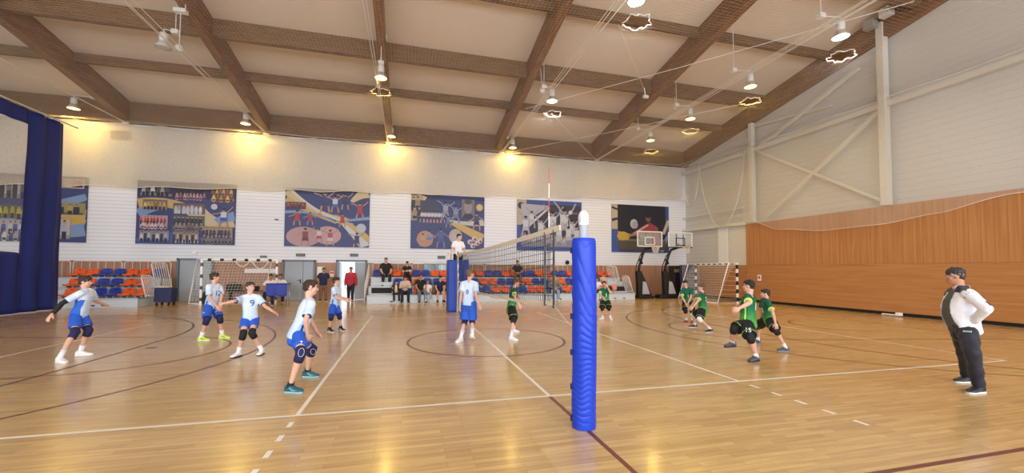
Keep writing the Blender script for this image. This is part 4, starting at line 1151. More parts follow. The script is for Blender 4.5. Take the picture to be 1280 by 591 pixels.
MB().box((14.75, 16.85, .98), (1.3, .55, 1.9)).build('pad', mat('black_vinyl', rgb(34, 33, 36), .55), t, bevel=.05)
MB().box((14.3, 16.565, 1.62), (.36, .015, .2)).build('badge', mat('badge_tan', rgb(150, 130, 84), .6), t)
t = empty('base_weight', (12.5, 15.6, 0), 'low black counterweight box between the two basketball hoops', 'weight')
MB().box((12.5, 15.6, .115), (.5, .5, .22)).build('box', M_black, t, bevel=.03); MB().box((12.5, 15.6, .235), (.3, .3, .03)).build('lid', M_blackm, t, bevel=.01)
t = empty('crash_mat', (14.3, 15.9, 0), 'dark blue mat standing behind the right handball goal', 'mat')
MB().box((14.56, 15.75, 1.0), (1.2, .18, 1.92), Matrix.Rotation(-.1, 3, 'X')).build('mat', mat('mat_navy', rgb(38, 44, 84), .6), t, bevel=.03)
nb = MB()
for i in range(11): nb.strand([(14.0+.11*i, 15.55, .1), (14.0+.11*i, 15.63, 1.9)], .005)
for j in range(16): nb.strand([(13.97, 15.55+.005*j, .1+.12*j), (15.15, 15.55+.005*j, .1+.12*j)], .005)
nb.build('net_cover', M_wcord, t, fixn=False)

# ------------------------------------------------------------------ bits by the far wall
def sign(x, z, w, h, label, y=W-.03):
    t = empty('exit_sign', (x, y, z), label, 'sign'); MB().box((x, y, z), (w, .05, h)).build('box', mat('sign_dark', rgb(70, 76, 74), .5), t, bevel=.008)
    mb = MB()
    for k in range(6): mb.box((x-w*.36+w*.145*k, y-.027, z), (w*.07, .006, h*.42))
    mb.build('lettering', mat('sign_letters', rgb(150, 160, 152), .5), t)
sign(-7.2, 2.33, .42, .15, 'dark exit sign above the closed grey double door'); sign(-4.6, 2.36, .40, .15, 'dark exit sign above the open doorway'); sign(0.0, 2.30, .42, .15, 'dark exit sign above the window behind the bleacher'); sign(-8.9, 2.22, .3, .1, 'small dark sign above the left handball goal')
t = empty('notice', (-6.22, W-.01, 1.5), 'white paper notice on the wood dado beside the grey double door', 'notice'); MB().box((-6.22, W-.012, 1.5), (.34, .012, .46)).build('sheet', M_paper, t)
t = empty('notice', (-5.62, W-.01, 1.45), 'small red and white notice left of the open doorway', 'notice'); MB().box((-5.68, W-.012, 1.35), (.2, .012, .3)).build('sheet', M_paper, t); MB().box((-5.68, W-.02, 1.42), (.17, .008, .09)).build('red_stripe', mat('notice_red', rgb(196, 90, 84), .7), t)
t = empty('wall_board', (-9.0, W-.03, 1.5), 'long white board on the wood dado behind the seated officials', 'board'); MB().box((-9.0, W-.03, 1.50), (1.45, .04, .22)).build('board', M_white, t, bevel=.006)
t = empty('wall_notice', (PX, 12.0, 1.5), 'tiny white notice with a red mark on the wood panelling', 'notice'); MB().box((PX-.012, 12.0, 1.28), (.015, .22, .3)).build('sheet', M_paper, t); MB().box((PX-.022, 12.0, 1.3), (.01, .12, .14)).build('red_mark', mat('mark_red', rgb(200, 80, 60), .7), t)
t = empty('wall_sensor', (-8.35, W, 4.15), 'small dark sensor on the siding left of the second full mural', 'sensor'); MB().box((-8.35, W-.04, 4.12), (.16, .1, .06)).build('body', mat('sensor_dark', rgb(90, 92, 96), .5), t, bevel=.01)
t = empty('wall_sensor', (-13.1, W, 2.6), 'white wall box on the siding below the leftmost full mural', 'sensor'); MB().box((-11.9, W-.05, 2.35), (.22, .1, .14)).build('body', M_white, t, bevel=.02)
t = empty('vent_grille', (-15.1, W-.02, 7.8), 'faint grey grille high on the far wall near the curtain', 'vent'); MB().box((-15.1, W-.02, 7.9), (.75, .04, .42)).build('frame', mat('vent_grey', rgb(176, 168, 158), .6), t)
for q in range(5): MB().box((-15.1, W-.045, 7.76+.07*q), (.7, .02, .02)).build('slat', mat('vent_slat', rgb(140, 134, 126), .6), t)
# score table with blue cover
t = empty('score_table', (-7.4, 15, 0), 'folding table under a bright blue cover beside the left handball goal', 'table')
xa, xb, ya = -7.78, -6.94, 14.68
MB().box(((xa+xb)/2, ya+.25, .955), (xb-xa+.04, .56, .035)).build('tabletop', M_blue_pad2, t, bevel=.008)
def cov(a, b):
    z = .95-(.44+.1*math.sin(a*2.3+.3)+.03*math.sin(a*9))*b; return V((xa+(xb-xa)*a, ya-.05-.02*math.sin(a*14)*b-.03*b, z))
solid(cloth(cov, 24, 8).build('cover', mat('cover_blue', rgb(44, 62, 160), .6), t, True, fixn=False), .008)
for x in (xa+.08, xb-.05):
    for y in (ya+.03, ya+.48): MB().tube([(x, y, .94), (x, y, .0)], .018, 8).build('leg', M_chrome, t, True)
def chair(x, y, yaw, label, c):
    t = empty('folding_chair', (x, y, 0), label, 'chair'); R = Matrix.Rotation(yaw, 3, 'Z'); L = lambda p: V((x, y, 0)) + R @ V(p)
    for s in (-1, 1):
        MB().tube([L((s*.2, .2, 0)), L((s*.2, .2, .44))], .012, 6).build('leg', M_chrome, t, True); MB().tube([L((s*.2, -.2, 0)), L((s*.2, -.2, .44)), L((s*.2, -.26, .85))], .012, 6).build('leg', M_chrome, t, True)
    MB().box(L((0, 0, .45)), (.43, .42, .03), R).build('seat', c, t, bevel=.01); MB().box(L((0, -.25, .72)), (.42, .03, .24), R).build('backrest', c, t, bevel=.01)
chair(-7.83, 15.46, PI, 'dark folding chair behind the blue covered table', M_black); chair(-7.85, 17.0, PI, 'dark folding chair against the wall behind the officials', M_black)
chair(-8.5, 15.1, PI-.4, 'empty dark folding chair at the left end of the blue covered table', M_black)
# low black items behind the players
t = empty('bench', (-9.4, 17.2, 0), 'long low black bench along the wall behind the left goal net', 'bench'); MB().box((-9.15, 17.3, .50), (2.2, .34, .06)).build('seat', M_black, t, bevel=.01)
for x in (-10.1, -8.2): MB().box((x, 17.3, .235), (.06, .3, .47)).build('leg', M_black, t)
t = empty('sports_bag', (-9.9, 17.25, .53), 'black sports bag standing on the low bench', 'bag'); MB().box((-9.95, 17.25, .7), (.62, .3, .32)).build('bag_body', mat('bag_black', rgb(40, 42, 46), .8), t, bevel=.07); MB().tube([(-10.15, 17.1, .82), (-10.05, 17.08, .95), (-9.85, 17.08, .95), (-9.75, 17.1, .82)], .015, 6).build('handle', M_black, t)
t = empty('equipment_bag', (-10.4, 15.95, 0), 'dark mesh equipment bag on the floor at the foot of the left goal post', 'bag')
mb = MB(); R = []
for z, k in ((0, .9), (.06, 1), (.3, 1.02), (.52, .96), (.58, .8)): R.append(ring(V((-10.4, 15.95, z)), V((1, 0, 0)), V((0, 1, 0)), .26*k, .2*k, 24, 5))
mb.loft(R); mb.build('bag_body', mat('bag_mesh', rgb(62, 62, 68), .8, var=.5, scale=26), t, True)
t = empty('storage_box', (-11.9, 15.9, 0), 'navy covered trolley box at the right end of the short bleacher', 'trolley')
MB().box((-12.0, 15.75, .46), (.64, .5, .62), Matrix.Rotation(.04, 3, 'Y')).build('box', mat('box_navy', rgb(44, 50, 92), .7), t, bevel=.04); MB().box((-12.0, 15.6, .80), (.5, .3, .035)).build('lid_board', M_cream, t, bevel=.008)
for x in (-12.22, -11.78):
    for y in (15.55, 15.95): MB().lathe([(.02, -.02), (.07, -.02), (.07, .02), (.02, .02)], (x, y, .07), V((1, 0, 0)), 12).build('wheel', M_black, t)
t = empty('brown_bag', (-.58, 15.35, .37), 'brown bag on the front bleacher row between the girl and the boy in navy', 'bag')
mb = MB(); R = []
for z, k in ((0, .85), (.08, 1), (.22, 1), (.33, .8), (.36, .5)): R.append(ring(V((-.58, 15.33, .37+z)), V((1, 0, 0)), V((0, 1, 0)), .17*k, .12*k, 18, 3))
mb.loft(R); mb.build('bag_body', mat('brown_leather', rgb(126, 84, 58), .6), t, True); MB().tube([(-.7, 15.33, .68), (-.66, 15.33, .8), (-.5, 15.33, .8), (-.46, 15.33, .68)], .012, 6).build('handle', MATS['brown_leather'], t)
t = empty('jacket_on_seat', (9.35, 15.3, .4), 'folded pink and black jacket lying on the right end of the front row', 'jacket')
MB().ell((9.32, 15.3, .66), (.16, .14, .2)).build('pink_cloth', mat('cloth_pink', rgb(232, 140, 128), .8, var=.2), t, True); MB().ell((9.08, 15.34, .6), (.13, .13, .17)).build('dark_cloth', M_black, t, True)
t = empty('wall_speaker', (7.55, W, 2.08), 'small black round object on the far wall left of the padded post', 'speaker'); MB().lathe([(.001, 0), (.12, .0), (.13, .04), (.11, .09), (.001, .1)], (7.55, W-.02, 2.08), V((0, -1, 0)), 16).build('ball', M_black, t, True)
# small dark shoe-like clip on the near guy rope
t = empty('floor_hook', (.5, .0, 0), 'white floor bracket at the foot of the wood panelling', 'bracket')
MB().box((15.55, 6.0, .05), (.12, .5, .06)).build('plate', M_steel, t, bevel=.01); MB().box((15.55, 5.72, .09), (.16, .16, .12)).build('block', M_white, t, bevel=.02)
t.location = (15.55, 6, 0); [setattr(c, 'matrix_parent_inverse', WM(t).inverted()) for c in children(t)]

# ------------------------------------------------------------------ printed murals on the far wall
class Canvas:
    """flat print: every shape is laid a hair above the one before it"""
    def __init__(s, x0, z0, w, h): s.x0, s.z0, s.w, s.h = x0, z0, w, h; s.mb = MB(); s.k = 0
    def P(s, x, y): return V((s.x0+s.w*x, W-.035-.00012*s.k, s.z0+s.h*(1-y)))
    def poly(s, pts, c):
        s.k += 1; c = tuple(q*.80 + w_*.20 for q, w_ in zip(c, (58, 64, 104))); s.mb.color(rgb(*c)); q = [s.P(min(1, max(0, x)), min(1, max(0, y))) for x, y in pts]; s.mb.add(q, [tuple(range(len(q)))]); return s
    def rect(s, x0, y0, x1, y1, c): return s.poly([(x0, y0), (x0, y1), (x1, y1), (x1, y0)], c)
    def disc(s, x, y, r, c, ry=None, n=18): return s.poly([(x+r*math.cos(-2*PI*i/n), y+(ry or r*s.w/s.h)*math.sin(-2*PI*i/n)) for i in range(n)], c)
    def band(s, pts, w0, w1, c):
        n = 20; L = []; Rr = []
        def bz(t): 
            a, b, d = pts; return V((a[0]*(1-t)**2+2*b[0]*t*(1-t)+d[0]*t*t, a[1]*(1-t)**2+2*b[1]*t*(1-t)+d[1]*t*t))
        for i in range(n+1):
            t = i/n; p = bz(t); d = (bz(min(1, t+.01))-bz(max(0, t-.01))).normalized(); q = V((-d.y, d.x))*(w0+(w1-w0)*t)*.5; L.append(p+q); Rr.append(p-q)
        for i in range(n): s.poly([tuple(L[i]), tuple(L[i+1]), tuple(Rr[i+1]), tuple(Rr[i])], c); s.k -= 1
        s.k += 1; return s
    def fig(s, x, y, h, top, sh, skin=(196, 150, 126), arms=((-.5, .3), (.5, .3)), lean=0, legs=.16):
        """a small printed sports figure; y is the top of the head"""
        ar = s.w/s.h; u = h/ar
        X = lambda q: x+u*q
        for ax, ay in arms: s.limb((X(.0+.12*(1 if ax > 0 else -1)), y+h*.24), (X(ax*.6+.06), y+h*(.24+ay*.5)), (X(ax), y+h*(.24+ay)), h*.06, skin)
        for q in (-1, 1): s.limb((X(q*.07+lean), y+h*.52), (X(q*legs+lean*.5), y+h*.75), (X(q*legs*1.2), y+h*1.0), h*.085, skin)
        s.poly([(X(-.14), y+h*.2), (X(-.13+lean), y+h*.54), (X(.13+lean), y+h*.54), (X(.14), y+h*.2)], top)
        s.poly([(X(-.14+lean), y+h*.5), (X(-legs*1.05), y+h*.7), (X(-.01+lean*.5), y+h*.68), (X(legs*1.05), y+h*.7), (X(.14+lean), y+h*.5)], sh)
        s.disc(X(0), y+h*.10, u*.085, skin, h*.10, 12); s.disc(X(0), y+h*.055, u*.085, (40, 34, 32), h*.06, 10)
    def limb(s, a, b, c, w, col):
        ar = s.w/s.h
        for p, q in ((a, b), (b, c)):
            d = V((q[0]-p[0], (q[1]-p[1])/ar)); L = max(d.length, 1e-5); n = V((-d.y, d.x))/L*w/ar*.5; n2 = (n.x, n.y*ar)
            s.poly([(p[0]+n2[0], p[1]+n2[1]), (q[0]+n2[0], q[1]+n2[1]), (q[0]-n2[0], q[1]-n2[1]), (p[0]-n2[0], p[1]-n2[1])], col)
    def group(s, x0, y0, x1, y1, rows, n, tops, bg=None, floor_=None, sh=(40, 44, 60)):
        """printed team photograph: rows of people"""
        if bg: s.rect(x0, y0, x1, y1, bg)
        if floor_: s.rect(x0, y0+(y1-y0)*.8, x1, y1, floor_)
        hh = (y1-y0)/(rows*.55+.55)
        for r in range(rows):
            for i in range(n):
                x = x0+(x1-x0)*(i+.5+(.25 if r % 2 else 0))/(n+.4); y = y0+(y1-y0)*(.06+.42*r)
                c = tops[(i*3+r) % len(tops)] if isinstance(tops[0], tuple) else tops
                x += (x1-x0)/n*random.uniform(-.16, .16); y += hh*random.uniform(-.05, .06); hw = (x1-x0)/n*random.uniform(.36, .46); f_ = random.uniform(.8, 1.15); c = tuple(min(250, q*f_) for q in c)
                s.poly([(x-hw*.75, y+hh*.24), (x-hw, y+hh*.62), (x-hw*.8, y+hh*.98), (x+hw*.8, y+hh*.98), (x+hw, y+hh*.62), (x+hw*.75, y+hh*.24)], c)
                s.rect(x-hw*.75, y+hh*.66, x+hw*.75, min(y1, y+hh*1.1), sh)
                s.disc(x, y+hh*.13, hw*.55, (206, 164, 140), hh*.12, 10); s.disc(x, y+hh*.05, hw*.5, (54, 46, 44), hh*.05, 8)
    def done(s, label):
        t = empty('wall_mural', (s.x0+s.w/2, W-.02, s.z0+s.h/2), label, 'mural', None)
        MB().box((s.x0+s.w/2, W-.018, s.z0+s.h/2), (s.w, .03, s.h)).build('panel', mat('mural_back', rgb(60, 66, 110), .6), t)
        s.mb.build('print', attr_mat('mural_print', .45, .4, var=.05, scale=9), t, fixn=False)
NV = (62, 70, 122); YL = (222, 188, 104); CR = (226, 206, 158); LB = (138, 170, 214); DKN = (44, 48, 88); BL2 = (70, 98, 176)
def base(x0, w=4.12, z0=2.77, h=3.03): c = Canvas(x0, z0, w, h); c.rect(0, 0, 1, 1, NV); return c
# behind the curtain
c = base(-20.35); c.band([(0, .75), (.5, .55), (1, .30)], .16, .10, LB); c.band([(0, .62), (.5, .5), (1, .58)], .10, .16, YL); c.band([(.5, .8), (.8, .62), (1, .72)], .1, .12, (226, 184, 70)); c.band([(.6, .9), (.8, .85), (1, .8)], .14, .2, LB)
c.group(.22, .06, .60, .36, 1, 6, [(56, 56, 66), (120, 120, 130)], (196, 190, 186), (150, 140, 130)); c.group(.22, .46, .60, .66, 1, 7, [(214, 196, 60), (200, 186, 70)], (90, 104, 72), (110, 120, 90)); c.group(.22, .68, .60, .98, 2, 8, [(210, 214, 224), (70, 90, 160)], (190, 188, 190), (140, 130, 130))
c.group(.62, .07, .72, .34, 1, 2, [(196, 60, 64), (230, 230, 230)], (170, 150, 140)); c.rect(.73, .04, .97, .18, (232, 222, 216)); c.rect(.745, .055, .955, .165, (110, 50, 60)); c.disc(.83, .11, .05, (230, 224, 210)); c.disc(.88, .11, .035, (200, 150, 80))
c.rect(.60, .40, .99, .58, (170, 158, 96)); c.group(.62, .42, .97, .58, 1, 5, [(40, 44, 54), (212, 196, 80)], None, (90, 92, 70)); c.group(.60, .66, .86, .95, 1, 4, [(60, 60, 72), (170, 170, 176)], (206, 200, 190), (170, 160, 150))
c.done('navy photo mural partly hidden behind the blue divider curtain')
c = base(-14.32); c.rect(0, 0, 1, .26, DKN); c.band([(0, .38), (.3, .26), (.62, .5)], .16, .12, YL); c.band([(.55, .4), (.75, .75), (1, .62)], .22, .14, CR); c.band([(0, .55), (.12, .42), (.25, .40)], .14, .1, LB); c.band([(.8, .62), (.9, .55), (1, .52)], .1, .16, LB); c.band([(0, .99), (.4, .8), (.6, .98)], .12, .2, BL2)
c.group(.03, .04, .34, .24, 1, 6, [(214, 214, 218), (80, 80, 90)], (64, 56, 52), (150, 128, 90)); c.group(.37, .06, .69, .27, 2, 9, [(40, 40, 48), (200, 150, 150), (230, 226, 226)], (60, 58, 66)); c.group(.74, .05, .98, .28, 2, 6, [(180, 90, 70), (216, 186, 92)], (84, 78, 60), (190, 160, 90))
c.group(.06, .30, .30, .46, 1, 6, [(222, 184, 100), (196, 160, 90)], (140, 120, 88)); c.group(.36, .34, .68, .51, 1, 7, [(232, 232, 236), (210, 205, 215)], (120, 96, 90), None, (220, 220, 226)); c.group(.36, .54, .68, .76, 2, 7, [(60, 62, 60), (150, 130, 110), (200, 196, 190)], (96, 100, 88), (110, 106, 98))
c.group(.04, .55, .31, .75, 2, 8, [(204, 66, 66), (224, 196, 196), (150, 50, 56)], (208, 176, 170)); c.group(.04, .79, .33, .97, 1, 7, [(228, 230, 234), (60, 70, 110)], (150, 146, 156), (84, 90, 120)); c.group(.37, .79, .63, .98, 1, 8, [(70, 56, 52), (196, 190, 186)], (150, 130, 104), (196, 190, 184))
c.group(.66, .70, .98, .97, 2, 8, [(58, 60, 92), (120, 110, 120), (40, 42, 62)], (176, 150, 100), (150, 130, 96)); c.disc(.78, .38, .035, (224, 226, 236)); c.fig(.88, .40, .30, (228, 230, 238), (70, 90, 160), arms=((-.55, .1), (.45, -.35)))
c.done('navy mural of team group photographs, right of the blue curtain')
c = base(-7.98); c.rect(0, 0, 1, .1, DKN)
c.band([(0, .05), (.3, .45), (.75, .52)], .10, .05, CR); c.band([(.04, .0), (.36, .46), (.8, .60)], .035, .03, (236, 230, 214)); c.band([(0, .18), (.25, .40), (.6, .58)], .10, .03, YL); c.band([(0, .42), (.3, .36), (.58, .56)], .05, .02, LB); c.band([(.6, .55), (.85, .62), (1, .95)], .05, .16, YL); c.band([(.62, .56), (.85, .50), (1, .48)], .03, .06, LB); c.band([(.68, .6), (.84, .8), (.96, 1)], .04, .14, (224, 226, 232)); c.band([(.78, .20), (.88, .05), (1, .02)], .05, .20, CR)
c.disc(.22, .83, .2, (206, 160, 160), .17); c.disc(.5, .80, .16, (214, 170, 166), .16)
c.rect(.02, .24, .24, .36, (120, 60, 64)); c.group(.02, .25, .24, .36, 1, 5, [(180, 60, 60), (90, 60, 70)])
for a in ((.14, .38, .26, (196, 66, 58), (196, 66, 58)), (.29, .41, .22, (190, 70, 62), (180, 60, 56)), (.67, .41, .24, (196, 62, 60), (190, 60, 56)), (.46, .04, .36, (70, 76, 120), (60, 64, 110)), (.58, .10, .30, (220, 224, 236), (90, 110, 180)), (.70, .06, .28, (60, 66, 110), (54, 60, 100)), (.88, .20, .30, (190, 66, 60), (186, 60, 58)), (.24, .68, .32, (150, 62, 72), (120, 50, 62)), (.40, .68, .26, (226, 220, 220), (200, 70, 70)), (.53, .70, .28, (200, 80, 80), (226, 220, 220)), (.85, .74, .28, (50, 56, 90), (60, 66, 104))):
    c.fig(*a[:5], arms=((-.5, -.15 if a[0] > .4 else .2), (.45, -.3 if a[2] > .25 else .2)))
c.disc(.40, .45, .03, (216, 150, 96)); c.disc(.90, .66, .06, (200, 212, 226)); c.done('navy mural of red shirted basketball players with gold swooshes')
c = base(-1.7); c.rect(0, 0, 1, .08, DKN); c.band([(.55, .5), (.72, .62), (1, .80)], .08, .16, YL); c.band([(.50, .46), (.75, .55), (1, .48)], .03, .12, (222, 214, 200)); c.band([(0, .3), (.05, .2), (.16, .02)], .18, .12, CR); c.band([(0, .48), (.05, .4), (.1, .44)], .05, .04, LB)
c.group(.0, .02, .16, .45, 2, 2, [(70, 64, 62), (190, 170, 140)], (200, 176, 130)); c.rect(.12, .11, .36, .30, (70, 74, 92))
for i in range(7): c.fig(.15+.045*i, .30, .22, (214, 218, 230), (60, 64, 92), arms=((-.3, .3), (.3, .3)))
for a in ((.46, .12, .34, (170, 174, 190), (150, 154, 176)), (.60, .18, .34, (150, 154, 176), (120, 126, 160)), (.50, .38, .22, (130, 136, 170), (110, 116, 150))): c.fig(*a, skin=(150, 152, 172), arms=((-.45, -.3), (.5, -.25)))
c.rect(.68, .06, .86, .42, (128, 122, 122)); c.poly([(.68, .42), (.72, .34), (.77, .31), (.83, .34), (.86, .42)], (52, 54, 66)); c.disc(.77, .20, .055, (164, 152, 146), .13); c.disc(.77, .10, .052, (84, 78, 78), .05); c.disc(.93, .20, .05, (224, 186, 96)); c.disc(.93, .20, .035, (236, 206, 128)); c.fig(.89, .30, .34, (70, 76, 110), (50, 54, 84)); c.disc(.19, .82, .11, (206, 150, 116), .15)
c.fig(.16, .72, .24, (206, 176, 130), (190, 150, 110)); c.fig(.24, .66, .26, (150, 160, 196), (120, 130, 180)); c.fig(.40, .62, .36, (90, 102, 160), (80, 90, 150), skin=(130, 130, 160)); c.disc(.60, .76, .09, (206, 186, 160), .14); c.rect(.55, .72, .64, .86, (196, 200, 214))
for x, y in ((.80, .86), (.86, .80), (.90, .88), (.84, .93), (.94, .84)): c.disc(x, y, .035, (228, 216, 216)); c.disc(x+.01, y+.01, .018, (170, 70, 76))
c.done('navy mural with a grey portrait and gold medal, behind the referee')
c = base(4.38); c.rect(.0, .0, 1, 1, (66, 88, 160)); c.rect(0, 0, .14, .5, (206, 186, 150)); c.disc(.06, .12, .05, (60, 50, 46)); c.rect(.06, .08, .98, .92, (56, 54, 66)); c.poly([(.06, .5), (.5, .1), (.06, .08)], (196, 194, 200)); c.poly([(.16, .50), (.48, .12), (.50, .15), (.17, .55)], (226, 226, 230)); c.rect(.06, .72, .98, .92, (150, 150, 158)); c.rect(.5, .22, .95, .25, (120, 120, 130))
for i in range(12): c.disc(.10+.075*i, .72+.03*(i % 3), .035, (206, 206, 212), .07); c.disc(.10+.075*i, .68+.03*(i % 3), .02, (110, 106, 110))
for a in ((.13, .32, .42), (.22, .22, .34), (.36, .36, .44), (.54, .20, .56), (.72, .14, .62), (.85, .36, .44), (.64, .48, .42), (.79, .5, .4), (.46, .5, .4), (.92, .5, .38)): c.fig(*a, (226, 226, 232), (200, 200, 208), skin=(176, 174, 180), arms=((-.35, -.45), (.4, -.4)))
c.disc(.82, .22, .03, (236, 236, 236)); c.done('black and white basketball mural with a blue border, behind the net antenna')
c = base(10.55); c.rect(0, 0, .12, .55, (214, 196, 160)); c.band([(0, .06), (.1, .12), (.14, .10)], .04, .03, (40, 40, 50)); c.band([(0, .34), (.1, .28), (.14, .32)], .06, .04, (50, 52, 66)); c.rect(0, .52, .12, 1, (66, 92, 170)); c.rect(.10, .0, .94, .94, (34, 33, 38)); c.rect(.94, 0, 1, .5, (66, 84, 150)); c.band([(.9, .6), (.96, .4), (1, .3)], .05, .06, CR); c.band([(.86, .98), (.94, .7), (1, .62)], .08, .05, LB)
c.rect(.10, .74, .94, .94, (92, 86, 66)); c.rect(.10, .72, .94, .76, (140, 130, 84)); c.disc(.19, .66, .10, (232, 198, 74), .09); c.poly([(.10, .56), (.34, .62), (.28, .74), (.12, .74)], (226, 188, 64)); c.disc(.38, .40, .065, (206, 206, 204), .10); c.disc(.40, .42, .05, (176, 178, 176), .08)
c.poly([(.34, .60), (.56, .42), (.66, .36), (.80, .46), (.84, .80), (.66, .82), (.62, .60), (.40, .66)], (172, 62, 66)); c.poly([(.36, .60), (.62, .40), (.64, .42), (.38, .63)], (220, 190, 186)); c.disc(.63, .28, .045, (120, 92, 80), .075); c.disc(.63, .22, .045, (30, 28, 28), .045); c.limb((.45, .60), (.34, .64), (.28, .66), .05, (180, 140, 116)); c.rect(.48, .62, .74, .70, (150, 140, 110))
c.done('dark mural of a player in red reaching for a white ball, behind the hoops')
# ------------------------------------------------------------------ the players
def both(u, v, f, u2, v2, f2, k): return {k+'L': (u, v, f), k+'R': (u2, v2, f2)}
def L_(**k): return k
M_shoew = mat('shoe_white', rgb(232, 234, 238), .5); M_solew = mat('sole_white', rgb(238, 238, 238), .5); M_shoey = mat('shoe_lime', rgb(206, 238, 62), .45)
M_shoet = mat('shoe_teal', rgb(42, 92, 104), .5); M_shoek = mat('shoe_black', rgb(34, 36, 42), .5); M_shoeg = mat('shoe_grey', rgb(74, 80, 92), .55); M_shoer = mat('shoe_red', rgb(150, 36, 48), .5)
M_sock = mat('sock_white', rgb(232, 233, 238), .85, bump=.2); M_sockk = mat('sock_black', rgb(30, 30, 36), .85)
M_kneeb = mat('knee_navy', rgb(30, 30, 78), .8); M_kneek = mat('knee_black', rgb(24, 24, 28), .8); M_kneew = mat('knee_white', rgb(226, 230, 234), .8)
M_numb = mat('number_blue', rgb(64, 96, 176), .6); M_numw = mat('number_white', rgb(236, 240, 240), .6)
cW, cBL, cLB, cN = rgb(212, 226, 246), rgb(52, 104, 206), rgb(150, 190, 236), rgb(28, 44, 104)
def white_jersey(t, lx, fy, sl, p):
    if sl is not None:
        return cN if sl[1] > .732 else (rgb(194, 216, 246) if sl[1] > .3 else cW)
    if abs(lx) > .86 and abs(fy) < .45 and t < .72: return cN if abs(fy) < .14 else cLB
    if abs(fy) < .62 and abs(lx) > .80 and t < .4: return cLB
    return lerp(V(cW), V(rgb(176, 206, 248)), .55*max(0, 1-t*1.5)) if True else cW
def wj(*a):
    c = white_jersey(*a); c = tuple(c); return c if len(c) == 4 else (*c, 1)
def a_jersey(t, lx, fy, sl, p):
    if sl is None and abs(lx) > .72 and t < .68: return (*cBL[:3], 1)
    if sl is None and abs(lx) > .6 and t < .5: return rgb(196, 212, 240)
    return wj(t, lx, fy, sl, p)
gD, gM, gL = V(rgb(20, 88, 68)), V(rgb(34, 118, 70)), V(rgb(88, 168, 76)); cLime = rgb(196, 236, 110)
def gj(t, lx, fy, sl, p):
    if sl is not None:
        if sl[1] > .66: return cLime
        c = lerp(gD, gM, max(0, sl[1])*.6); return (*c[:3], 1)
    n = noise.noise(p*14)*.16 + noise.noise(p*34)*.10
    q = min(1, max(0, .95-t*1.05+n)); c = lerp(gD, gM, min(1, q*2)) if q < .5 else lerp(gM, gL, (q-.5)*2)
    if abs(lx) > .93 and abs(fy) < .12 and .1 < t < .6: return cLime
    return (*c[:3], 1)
def bshort(t, side, s, p):
    if side > .80 and t < .62: return rgb(214, 226, 246)
    return rgb(44, 92, 200) if noise.noise(p*9) > -.9 else cBL
def bshort2(t, side, s, p): return rgb(44, 92, 200)
def kshort(t, side, s, p): return cLime if .835 < t < .858 else rgb(24, 28, 30)
def kit(c, **k):
    if c == 'w': d = dict(girth=.92, leg=.95, shirt=dict(fn=wj, sleeve=.74, len=-.16), pants=dict(fn=bshort2, to=.80, loose=1.0), knee=dict(m=M_kneeb), sock=dict(m=M_sock, h=.3), shoe=dict(m=M_shoew, sole=M_solew), curl={})
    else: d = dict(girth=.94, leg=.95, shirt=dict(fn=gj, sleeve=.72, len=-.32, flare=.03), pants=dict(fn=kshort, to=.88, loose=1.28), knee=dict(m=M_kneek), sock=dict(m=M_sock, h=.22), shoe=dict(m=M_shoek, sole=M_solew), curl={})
    d.update(k); return d
GW, GG = 'team in white and blue', 'team in green and black'
fr = lambda t, q=0: (lambda S: S.spine(t) + S.frame(t)[1]*.1 + S.frame(t)[0]*q)
bkk = lambda t, q=0: (lambda S: S.spine(t) - S.frame(t)[1]*.1 + S.frame(t)[0]*q)
nf = lambda a=0: (lambda S: S.frame(.6)[1]*math.cos(a) + S.frame(.6)[0]*math.sin(a))
nb = lambda a=0: (lambda S: -S.frame(.6)[1]*math.cos(a) + S.frame(.6)[0]*math.sin(a))

A = player('running boy in white and blue kit with one black arm sleeve, at far left', 1.56, (103.8, 444.6), 2, (99.5, 392, 0), (108.5, 363, 'n'), (107.5, 345, 'f'), 14, {
    'elR': (77.5, 379, 'n'), 'wrR': (65.5, 392.5, 'n'), 'elL': (118, 376, 'f'), 'wrL': (128, 379.5, 'f'), 'knR': (93.5, 415.5, 'n'), 'anR': (75.5, 434, 'n'), 'toeR': (82, 444, 'n'), 'knL': (110.5, 413, 'n'), 'anL': (101, 435, 'f'), 'toeL': (115, 442, 'n')},
    kit('w', shirt=dict(fn=a_jersey, sleeve=.74), pants=dict(fn=bshort, to=.70), armsleeve='R', hair=(58, 46, 42), print=[('shirt', '7', .17, fr(.66, 0), nf(.1), mat('number_pale', rgb(176, 190, 214), .6))]), hp=4, group=GW)
B = player('boy number 12 in white and blue with lime yellow shoes, looking right', 1.60, (252, 424.4), -20, (264.5, 381, 0), (268.8, 353.5, 'n'), (268.8, 338.3, 'f'), 28, {
    'elR': (261.8, 372.5, 'n'), 'wrR': (271, 383, 'n'), 'elL': (277, 371, 'n'), 'wrL': (273.5, 383, 'n'), 'knR': (258.5, 399.5, 'n'), 'anR': (251.9, 415, 'f'), 'toeR': (261, 421.5, 'n'), 'knL': (274.8, 397.7, 'n'), 'anL': (278, 413.8, 'f'), 'toeL': (288, 418.5, 'n')},
    kit('w', pants=dict(fn=bshort, to=.84), shoe=dict(m=M_shoey, sole=M_solew, stripe=M_shoek), hair=(66, 52, 46), print=[('shirt', '12', .16, fr(.62, 0), nf(.0), M_numb)]), hp=0, group=GW)
